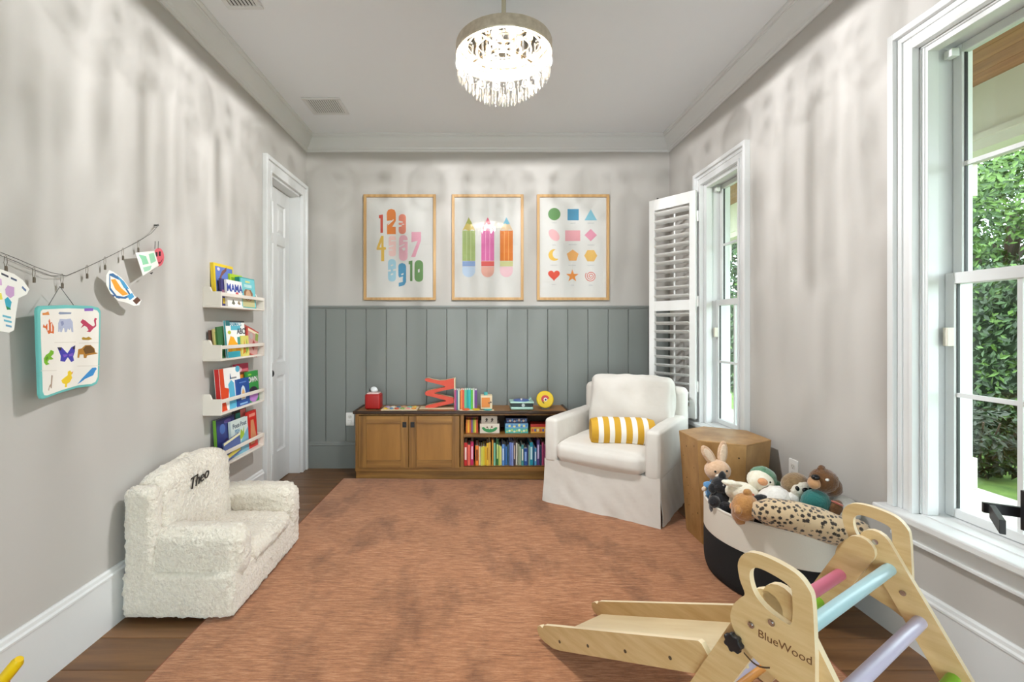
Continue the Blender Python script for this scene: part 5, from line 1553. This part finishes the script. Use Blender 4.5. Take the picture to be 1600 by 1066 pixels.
# cut-out shirt card at the frame edge: unit = metres along wall
o0 = wall(0, 420, -1.492)
def ws(p, y_, o0=o0, X=-1.492):
    q = wall(p, y_, X); return (q.y - o0.y, q.z - o0.z)
paper('shirt_card', 'white shirt shaped card with painted flowers at the frame edge', o0, (0, 1, 0), (0, 0, 1), [ws(-34, 430), ws(-20, 418), ws(2, 421), ws(22, 428), ws(36, 438), ws(46, 452), ws(42, 460), ws(29, 466), ws(25, 490), ws(22, 516), ws(14, 520), ws(-30, 512), ws(-32, 470), ws(-50, 462)], PAPER, [
    ('painted_petal', [ws(8, 452), ws(12, 446), ws(22, 449), ws(22, 462), ws(16, 466), ws(9, 460)], 'C8A0CC', 1), ('painted_petal', [ws(-10, 432), ws(2, 436), ws(3, 446), ws(-8, 446)], 'D8B0D8', 1),
    ('painted_petal', [ws(7, 468), ws(12, 464), ws(18, 472), ws(16, 482), ws(9, 478)], '3FA8C0', 1), ('painted_petal', [ws(9, 478), ws(16, 482), ws(17, 484), ws(11, 484)], '2C8A58', 2), ('painted_centre', [ws(-12, 458), ws(2, 458), ws(4, 468), ws(-10, 470)], 'E8DC60', 1),
    ('lettering', [ws(2, 426), ws(13, 431), ws(13, 434), ws(2, 429)], '4A4A58', 1), ('lettering', [ws(17, 433), ws(26, 437), ws(26, 440), ws(17, 436)], '4A5A78', 1), ('lettering', [ws(35, 447), ws(41, 453), ws(40, 456), ws(34, 450)], '6A80A8', 1),
    ('handwriting', [ws(4, 492), ws(17, 495), ws(17, 498), ws(4, 495)], '6AB4C8', 1), ('handwriting', [ws(6, 499), ws(18, 502), ws(18, 505), ws(6, 502)], '6AB4C8', 1), ('handwriting', [ws(9, 507), ws(18, 509), ws(18, 512), ws(9, 510)], '78A8C8', 1)])
o1 = wall(165, 440, -1.485)
def wf(p, y_): 
    q = wall(p, y_, -1.485); return (q.y - o1.y, q.z - o1.z)
paper('balloon_card', 'white paper cut-out painted blue and orange on the garland', o1, (.12, 1, 0), (0, 0, 1), [wf(170, 422), wf(176, 425), wf(187, 434), wf(197, 449), wf(205, 463), wf(214, 469), wf(211, 477), wf(204, 478), wf(194, 473), wf(182, 470), wf(172, 459), wf(166, 445), wf(166, 430)], PAPER, [
    ('painted_ring', [wf(170, 428), wf(175, 427), wf(187, 437), wf(200, 462), wf(192, 467), wf(180, 466), wf(170, 452)], '3C6C9C', 1), ('painted_field', [wf(171, 431), wf(184, 438), wf(197, 461), wf(190, 464), wf(180, 462), wf(172, 450)], 'F0EDE4', 2), ('painted_field', [wf(172, 437), wf(178, 436), wf(186, 450), wf(196, 460), wf(188, 462), wf(178, 452)], 'EDA238', 3), ('painted_field', [wf(180, 430), wf(190, 440), wf(197, 452), wf(190, 450)], '4C9CCC', 3), ('painted_stripe', [wf(194, 462), wf(201, 458), wf(204, 464), wf(198, 469)], '4C9CCC', 4), ('painted_basket', [wf(202, 470), wf(208, 464), wf(213, 469), wf(207, 476)], '5C3A2C', 1), ('painted_eye', [wf(173, 460), wf(178, 462), wf(176, 464)], '3C5C8C', 4), ('painted_eye', [wf(181, 463), wf(186, 465), wf(183, 467)], '3C5C8C', 4)])
o2 = wall(212, 394, -1.478)
def wg(p, y_):
    q = wall(p, y_, -1.478); return (q.y - o2.y, q.z - o2.z)
paper('green_drawing', 'small white paper with green paint on the garland', o2, (.10, 1, 0), (0, 0, 1), [wg(212, 395), wg(238, 392), wg(244, 415), wg(222, 431)], PAPER, [('painted_swirl', [wg(216, 398), wg(226, 400), wg(230, 412), wg(222, 414), wg(220, 406)], '8CCBA4', 1), ('painted_swirl', [wg(230, 397), wg(237, 395), wg(240, 408), wg(233, 412)], '9AD4B0', 1), ('painted_swirl', [wg(222, 418), wg(234, 415), wg(232, 422), wg(224, 425)], 'A4D8B8', 1), ('painted_eye', [wg(231, 427), wg(236, 425), wg(234, 429)], '2A2A2A', 1)])
o3 = wall(240, 392, -1.492)
def wh(p, y_):
    q = wall(p, y_, -1.492); return (q.y - o3.y, q.z - o3.z)
sm = paper('smile_card', 'small pink oval card with a smiling face', o3, (0, 1, 0), (0, 0, 1), [wh(248 + 8.5 * math.cos(2 * PI * i / 20), 402 + 14.5 * math.sin(2 * PI * i / 20)) for i in range(20)], M('pink_card', 'DC6470', .8), [('drawn_eye', [wh(243, 394), wh(246, 394), wh(246, 401), wh(243, 401)], '2A1A20', 1), ('drawn_eye', [wh(248, 393), wh(251, 393), wh(251, 400), wh(248, 400)], '2A1A20', 1),
    ('drawn_smile', [wh(242, 406), wh(246, 410), wh(251, 409), wh(254, 404), wh(253, 408), wh(250, 412), wh(245, 412)], '7A2030', 1)])
for p in (242, 247):
    a = wh(p, 389); c = wh(p + (-1), 377)
    MB().tube([(a[0], a[1], .0), (c[0], c[1], .004)], .0012, 5).build('antenna', INK, sm)

# ------------------------------------------------------------------ animal chart
AX0, AX1 = -1.462, -1.502
def wa(zx, zy):
    """zoom pixel on the chart -> local (x, y) metres"""
    p = 40 + zx * .15945; y_ = 465 + zy * .15948
    Y = 730 * 1.482 / (748 - p)
    return (Y - 1.72, 1.25 - (y_ - 512) * Y / 730 - 1.16)
ct = thing('animal_chart', 'fabric chart of nine animals with turquoise border on garland', 'wall chart')
ct.matrix_world = basis((-1.494, 1.732, 1.16), (-.115, .993, 0), (0, 0, 1))
edge = [wa(58, 130), wa(66, 100), wa(90, 82), wa(400, 72), (wa(690, 82)), wa(760, 98), wa(785, 130), wa(780, 450), wa(766, 800), wa(740, 850), wa(690, 872), wa(520, 890), wa(330, 940), wa(140, 1000), wa(108, 998), wa(90, 960), wa(80, 700), wa(66, 400)]
MB().prism(edge, -.012, 0).build('backing', M('turquoise_felt', '6FBCB8', .85, bump=.3, bscale=200), ct, bevel=.003)
cxm = sum(p[0] for p in edge) / len(edge); cym = sum(p[1] for p in edge) / len(edge)
MB().prism([(cxm + (x - cxm) * .925, cym + (y_ - cym) * .93) for x, y_ in edge], 0, .0012).build('panel', M('chart_fabric', 'ECE7DF', .85, bump=.4, bscale=12, bdist=.006), ct)
q = MB().tube([wa(205, 75) + (-.006,), wa(335, -110) + (-.006,), wa(490, 72) + (-.006,)], .0012, 5)
q.build('hanging_cord', WIRE, ct)
def an(name, *polys):
    mats = []; q = MB()
    for k, (pts, c) in enumerate(polys):
        q.prism([wa(*t) for t in pts], .0012, .0018 + .0003 * k, m=k); mats.append(paint(c, .8))
    q.build(name, mats, ct)
an('clownfish', ([(120, 262), (140, 285), (175, 240), (190, 208), (200, 250), (215, 240), (240, 290), (238, 355), (205, 345), (180, 360), (160, 320), (145, 300), (115, 292)], 'D86A30'), ([(165, 245), (178, 235), (182, 320), (165, 325)], 'F2EEE8'), ([(204, 255), (214, 250), (218, 330), (206, 335)], 'F2EEE8'))
an('elephant', ([(290, 335), (292, 250), (310, 210), (380, 212), (430, 206), (455, 240), (462, 340), (445, 340), (435, 290), (420, 320), (400, 300), (385, 340), (365, 340), (360, 300), (345, 300), (330, 340), (315, 340), (310, 290), (304, 338)], 'AEB4CC'), ([(315, 235), (345, 230), (355, 260), (330, 280)], '8890B4'))
an('weasel', ([(545, 240), (570, 212), (600, 225), (640, 255), (690, 285), (712, 270), (700, 225), (710, 198), (735, 205), (722, 225), (725, 280), (690, 305), (655, 340), (615, 335), (640, 320), (620, 290), (590, 275), (550, 300), (575, 265)], 'B83C5C'))
an('small_fox', ([(560, 400), (575, 388), (610, 396), (640, 384), (680, 408), (640, 418), (570, 416)], 'B08A2C'))
an('frog', ([(125, 600), (150, 565), (185, 545), (205, 515), (238, 530), (235, 555), (205, 580), (235, 605), (205, 612), (185, 610), (165, 635), (190, 655), (150, 665), (128, 640)], '78B42C'), ([(140, 600), (165, 575), (175, 600), (150, 625)], '5A9020'))
an('butterfly', ([(280, 490), (330, 490), (395, 550), (440, 490), (482, 470), (480, 530), (460, 580), (470, 620), (440, 635), (405, 590), (395, 590), (365, 632), (315, 625), (320, 575), (300, 530)], '4440A8'), ([(280, 490), (325, 490), (318, 520), (300, 520)], '2A2230'), ([(455, 490), (482, 470), (480, 505), (462, 512)], '2A2230'), ([(340, 560), (390, 560), (390, 575), (350, 590)], '7A58C0'), ([(405, 560), (455, 545), (450, 575), (410, 580)], '7A58C0'))
an('tortoise', ([(510, 590), (520, 510), (560, 500), (600, 468), (660, 466), (705, 500), (715, 540), (745, 548), (715, 556), (620, 570), (612, 595), (585, 595), (580, 560), (535, 560), (528, 594)], 'B07A2C'), ([(575, 510), (605, 475), (660, 473), (700, 505), (705, 540), (600, 555)], '6A4A1E'))
an('giraffe', ([(175, 915), (188, 870), (205, 850), (212, 765), (226, 768), (216, 860), (214, 895), (205, 895), (203, 875), (190, 885), (182, 918)], 'A8907C'))
an('duckling', ([(325, 815), (360, 790), (400, 765), (400, 730), (425, 718), (445, 738), (440, 770), (450, 790), (420, 835), (390, 850), (390, 880), (365, 885), (370, 852), (340, 845)], 'E8C62C'), ([(440, 738), (462, 728), (446, 755)], 'D88A2C'))
an('bluebird', ([(512, 852), (560, 800), (620, 745), (680, 692), (720, 688), (732, 702), (715, 720), (690, 765), (600, 800), (545, 835)], '3C8CCC'))
an('title_print', ([(292, 155), (305, 140), (440, 145), (435, 160), (310, 165)], '8A94AC'))
an('sticker', ([(590, 105), (690, 103), (690, 130), (592, 132)], '8A5CB8'))
an('letter_print', ([(108, 150), (140, 148), (175, 135), (190, 170), (110, 172)], 'D88A48'))
for (zx, zy, w_) in ((370, 440, 120), (640, 445, 110), (180, 720, 90), (640, 672, 130)):
    an('pocket_edge', ([(zx - w_, zy), (zx + w_, zy - 4), (zx + w_, zy + 1), (zx - w_, zy + 5)], 'D4CDC2'))

# ------------------------------------------------------------------ birch climber with slide
BIR = M('birch_plywood', 'BE9C6A', .42, col2='CDAE80', vscale=(5, 5, 40), detail=5, rnd=.04)
BIRE = M('birch_edge', 'E6D3B0', .5)
ux, uy = .848, .53
clm = thing('climbing_frame', 'birch climbing triangle with handles and coloured rungs', 'climber', (.68 + .294 * ux, 1.097 + .294 * uy, .0135), math.atan2(uy, ux))
TH = .018
def plate(poly, x, name, holes=(), par=clm, mat=BIR):
    """poly in (y, z); plate centred at local x"""
    bm = bmesh.new()
    me = bpy.data.meshes.new(name)
    def loop(pts):
        vs = [bm.verts.new((x - TH / 2, a, c)) for a, c in pts]
        return [bm.edges.new((vs[i], vs[(i + 1) % len(vs)])) for i in range(len(vs))]
    es = loop(poly)
    for h in holes:
        es += loop(h)
    bmesh.ops.triangle_fill(bm, use_beauty=True, use_dissolve=False, edges=es)
    bmesh.ops.recalc_face_normals(bm, faces=bm.faces)
    r = bmesh.ops.extrude_face_region(bm, geom=list(bm.faces))
    vs = [v for v in r['geom'] if isinstance(v, bmesh.types.BMVert)]
    bmesh.ops.translate(bm, verts=vs, vec=(TH, 0, 0))
    bmesh.ops.recalc_face_normals(bm, faces=bm.faces)
    for f in bm.faces:
        if abs(f.normal.x) < .5: f.material_index = 1
    bm.to_mesh(me); bm.free()
    me.materials.append(mat); me.materials.append(BIRE)
    return inst(name, me, par)
def smooth_loop(pts, n=5):
    out = []
    k = len(pts)
    for i in range(k):
        p0, p1, p2, p3 = [Vector(pts[(i + j - 1) % k]) for j in range(4)]
        for s in range(n):
            t = s / n
            out.append(tuple(.5 * ((2 * p1) + (-p0 + p2) * t + (2 * p0 - 5 * p1 + 4 * p2 - p3) * t * t + (-p0 + 3 * p1 - 3 * p2 + p3) * t ** 3)))
    return out
# handle board outline in (y, z); y+ is towards the slide
hb_ = smooth_loop([(-.088, .665), (-.060, .690), (.0, .700), (.045, .692), (.066, .660), (.062, .620), (.050, .590), (.062, .573), (.080, .545), (.085, .510), (.070, .478), (.045, .455), (.0, .435), (-.05, .42), (-.094, .41), (-.1, .50), (-.098, .58), (-.095, .64)], 4)
hole = smooth_loop([(-.05, .654), (-.02, .664), (.02, .666), (.037, .650), (.036, .622), (.024, .597), (.0, .579), (-.03, .570), (-.052, .570), (-.056, .60), (-.055, .635)], 4)
def legpoly(t0, z0, t1, w):
    d = Vector((t1 - t0, -z0)).normalized(); n = Vector((-d.y, d.x)) * w / 2
    a = Vector((t0, z0)); b_ = Vector((t1, 0))
    pts = [tuple(b_ - n), tuple(b_ + n)]
    for i in range(9):
        an_ = math.atan2(n.y, n.x) + (PI) * i / 8
        pts.append((a.x + w / 2 * math.cos(an_), a.y + w / 2 * math.sin(an_)))
    pts[0] = (pts[0][0] + (pts[0][1]) * d.x / -d.y * -1 * 0, max(0.0, pts[0][1]))
    pts[1] = (pts[1][0], max(0.0, pts[1][1]))
    return pts
RUNGC = {'blue': 'A9CBD2', 'lavender': 'C9C2DA', 'green': '7FB62E', 'pink': 'D0708A', 'yellow': 'E2C860', 'orange': 'E09A50'}
for s_ in (-1, 1):
    xo = s_ * .294
    plate(hb_, xo, 'handle_board', [hole])
    plate(legpoly(-.02, .60, -.36, .075), xo - s_ * TH, 'climb_leg')
    plate(legpoly(.01, .575, .30, .075), xo - s_ * TH * (2.02 if s_ > 0 else 1), 'slide_leg')
    for (yy, zz_) in ((-.012, .553), (.034, .523)):
        MB().cyl((xo + s_ * .0092, yy, zz_), (xo + s_ * .012, yy, zz_), .0075, n=14).cyl((xo + s_ * .012, yy, zz_), (xo + s_ * .0135, yy, zz_), .004, n=10).build('bolt', CHROME, clm, smooth=40)
    for (yy, zz_) in ((-.022, .605), (-.085, .485)):
        MB().cyl((xo - s_ * (TH * 1.5 + .0002), yy, zz_), (xo - s_ * (TH * 1.5 + .003), yy, zz_), .0075, n=14).build('bolt', CHROME, clm, smooth=40)
for z, c in ((.539, 'blue'), (.422, 'lavender'), (.305, 'green'), (.19, 'yellow'), (.075, 'pink')):
    y_ = -.02 - (.60 - z) * .5667
    MB().cyl((-.27, y_, z), (.27, y_, z), .0165, n=20).build('rung', M('rung_' + c, RUNGC[c], .3), clm, smooth=40)
for z, c in ((.478, 'pink'), (.365, 'green'), (.25, 'lavender'), (.135, 'orange')):
    y_ = .01 + (.575 - z) * .504
    MB().cyl((-.27, y_, z), (.27, y_, z), .0165, n=20).build('rung', M('rung_' + c, RUNGC[c], .3), clm, smooth=40)
kb = MB()
kb.prism([(.021 * (1 + .13 * math.cos(7 * 2 * PI * i / 42)) * math.cos(2 * PI * i / 42), .021 * (1 + .13 * math.cos(7 * 2 * PI * i / 42)) * math.sin(2 * PI * i / 42)) for i in range(42)], 0, .016, xf=basis((-.304, .072, .462), (0, -1, 0), (0, 0, 1)))
kb.build('clamp_knob', BLACK, clm, bevel=.003)
q = MB(basis((-.3031, 0, 0), (0, -1, 0), (0, 0, 1)))
text_mesh('BlueWood', .026, basis((-.3034, -.038, .512), (0, -1, 0), (0, 0, 1)), M('burnt_lettering', '6A4424', .7), 'engraved_name', clm, ext=.0002)
# slot below the knob
MB(basis((-.3031, 0, 0), (0, -1, 0), (0, 0, 1))).prism([(-.052 + .06 * i / 8, .448 - .012 * math.sin(PI * i / 8)) for i in range(9)] + [(.008 - .06 * i / 8, .444 - .012 * math.sin(PI * i / 8)) for i in range(9)], 0, .0006).build('slot', M('slot_dark', '4A3420', .8), clm)

# slide hooked on the green rung
sl = thing('wooden_slide', 'birch toddler slide hooked onto the climbing frame', 'slide', (.68 + .294 * ux, 1.097 + .294 * uy, .013), math.atan2(uy, ux))
y0s, z0s, y1s, z1s = .14, .342, .865, .0
sd = Vector((y1s - y0s, z1s - z0s)).normalized(); sn = Vector((-sd.y, sd.x))
ang_ = math.atan2(sd.y, sd.x)
Ls = math.hypot(y1s - y0s, z1s - z0s)
def sp_(l, h_): return (y0s + sd.x * l + sn.x * h_, z0s + sd.y * l + sn.y * h_)
rail = [sp_(0, -.022), sp_(Ls - .12, -.022), sp_(Ls - .075, -.018), sp_(Ls - .03, .0), sp_(Ls - .004, .018), sp_(Ls, .036), sp_(Ls - .008, .052), sp_(Ls - .028, .055), sp_(Ls - .04, .048), sp_(Ls - .055, .058), sp_(.03, .06), sp_(.022, .054), sp_(.012, .02), sp_(0, .016)]
rail = [(a, max(c, .0)) for a, c in rail]
for xr in (-.262, .038):
    o = plate(rail, xr, 'side_rail', par=sl)
    side = -1 if xr < 0 else 1
    for l in (.15, .33, .51, .67):
        a, c = sp_(l, .008)
        MB().cyl((xr + side * .0089, a, c), (xr + side * .0102, a, c), .0055, n=10).build('screw', M('dark_screw', '4A3A2A', .5), o)
BIRS = M('birch_slide_bed', 'D6C29A', .3, col2='DECDA8', vscale=(30, 4, 4), detail=4)
q = MB()
pts = [sp_(.01, .0), sp_(Ls - .05, .0), sp_(Ls - .05, .010), sp_(.01, .010)]
q._add([(-.253, a, c) for a, c in pts] + [(.029, a, c) for a, c in pts], [(0, 1, 2, 3)[::-1], (4, 5, 6, 7), (0, 1, 5, 4), (1, 2, 6, 5), (2, 3, 7, 6), (3, 0, 4, 7)])
o = q.build('bed', BIRS, sl)
bm = bmesh.new(); bm.from_mesh(o.data); bmesh.ops.recalc_face_normals(bm, faces=bm.faces); bm.to_mesh(o.data); bm.free()
for xh in (-.18, -.04):
    a, c = sp_(-.002, -.005)
    MB().tube([(xh, a + .03, c - .02), (xh, a + .02, c + .0), (xh, a + .0, c + .012), (xh, a - .02, c + .008), (xh, a - .026, c - .012)], .006, 6).build('hook', BIRE, sl, smooth=60)

# ------------------------------------------------------------------ things cut by the frame edges
ty = thing('push_toy', 'yellow and red toy handle at the lower left corner', 'toy', (-1.36, 1.30, 0))
YEL = M('yellow_toy_plastic', 'E6BE10', .35); REDT = M('red_toy_plastic', 'DC2A1C', .35)
MB().tube([(.082, .0, .328), (.076, 0, .318), (.055, 0, .292), (.0, .0, .225), (-.03, 0, .15), (-.035, 0, .05)], [.010, .0155, .016, .016, .016, .016], 14).build('handle', YEL, ty, smooth=60)
MB().tube([(.038, 0, .275), (.03, 0, .266), (.0, 0, .232), (-.012, 0, .21)], [.012, .022, .023, .018], 14).build('grip', REDT, ty, smooth=60)
MB().soft((-.03, 0, .03), (.12, .16, .06), .025, .03).build('base', REDT, ty, smooth=180)
for s_ in (-1, 1):
    MB().cyl((-.03, s_ * .081, .03), (-.03, s_ * .097, .03), .03, n=20).build('wheel', YEL, ty, smooth=40)

bs_ = thing('black_stand', 'black metal bracket arm reaching in front of the window', 'stand', (1.56, 1.12, 0))
# arm and two flat bars just inside the right edge of the picture
def bp_(p, y_, Y):
    v = W3(p, y_, Y); return (v.x - 1.56, v.y - 1.12, v.z)
MB().box(-.02, .02, -.02, .02, 0, .86).build('post', BLACK, bs_, bevel=.002)
MB().box(-.12, .12, -.02, .02, 0, .012).box(-.02, .02, -.12, .12, 0, .012).build('foot', BLACK, bs_, bevel=.002)
a = bp_(1548, 792, 1.32); c = bp_(1568, 822, 1.19)
MB(basis(((a[0] + c[0]) / 2, (a[1] + c[1]) / 2, a[2]), (c[0] - a[0], c[1] - a[1], 0), (0, 0, 1))).box(-.06, .075, -.024, .012, -.006, .006).build('cross_bar', BLACK, bs_, bevel=.001)
e = bp_(1598, 800, 1.25)
MB(basis(((a[0] + e[0]) / 2 + .06, (a[1] + e[1]) / 2, a[2]), (e[0] - a[0] + .12, e[1] - a[1], 0), (0, 0, 1))).box(-.09, .11, -.018, .010, -.006, .006).build('arm', BLACK, bs_, bevel=.001)
g = bp_(1602, 780, 1.2); g = (g[0] + .047, g[1], g[2])
MB().box(g[0] - .002, g[0] + .04, g[1] - .05, g[1] + .05, g[2] - .10, g[2] + .006).build('clamp', BLACK, bs_, bevel=.001)
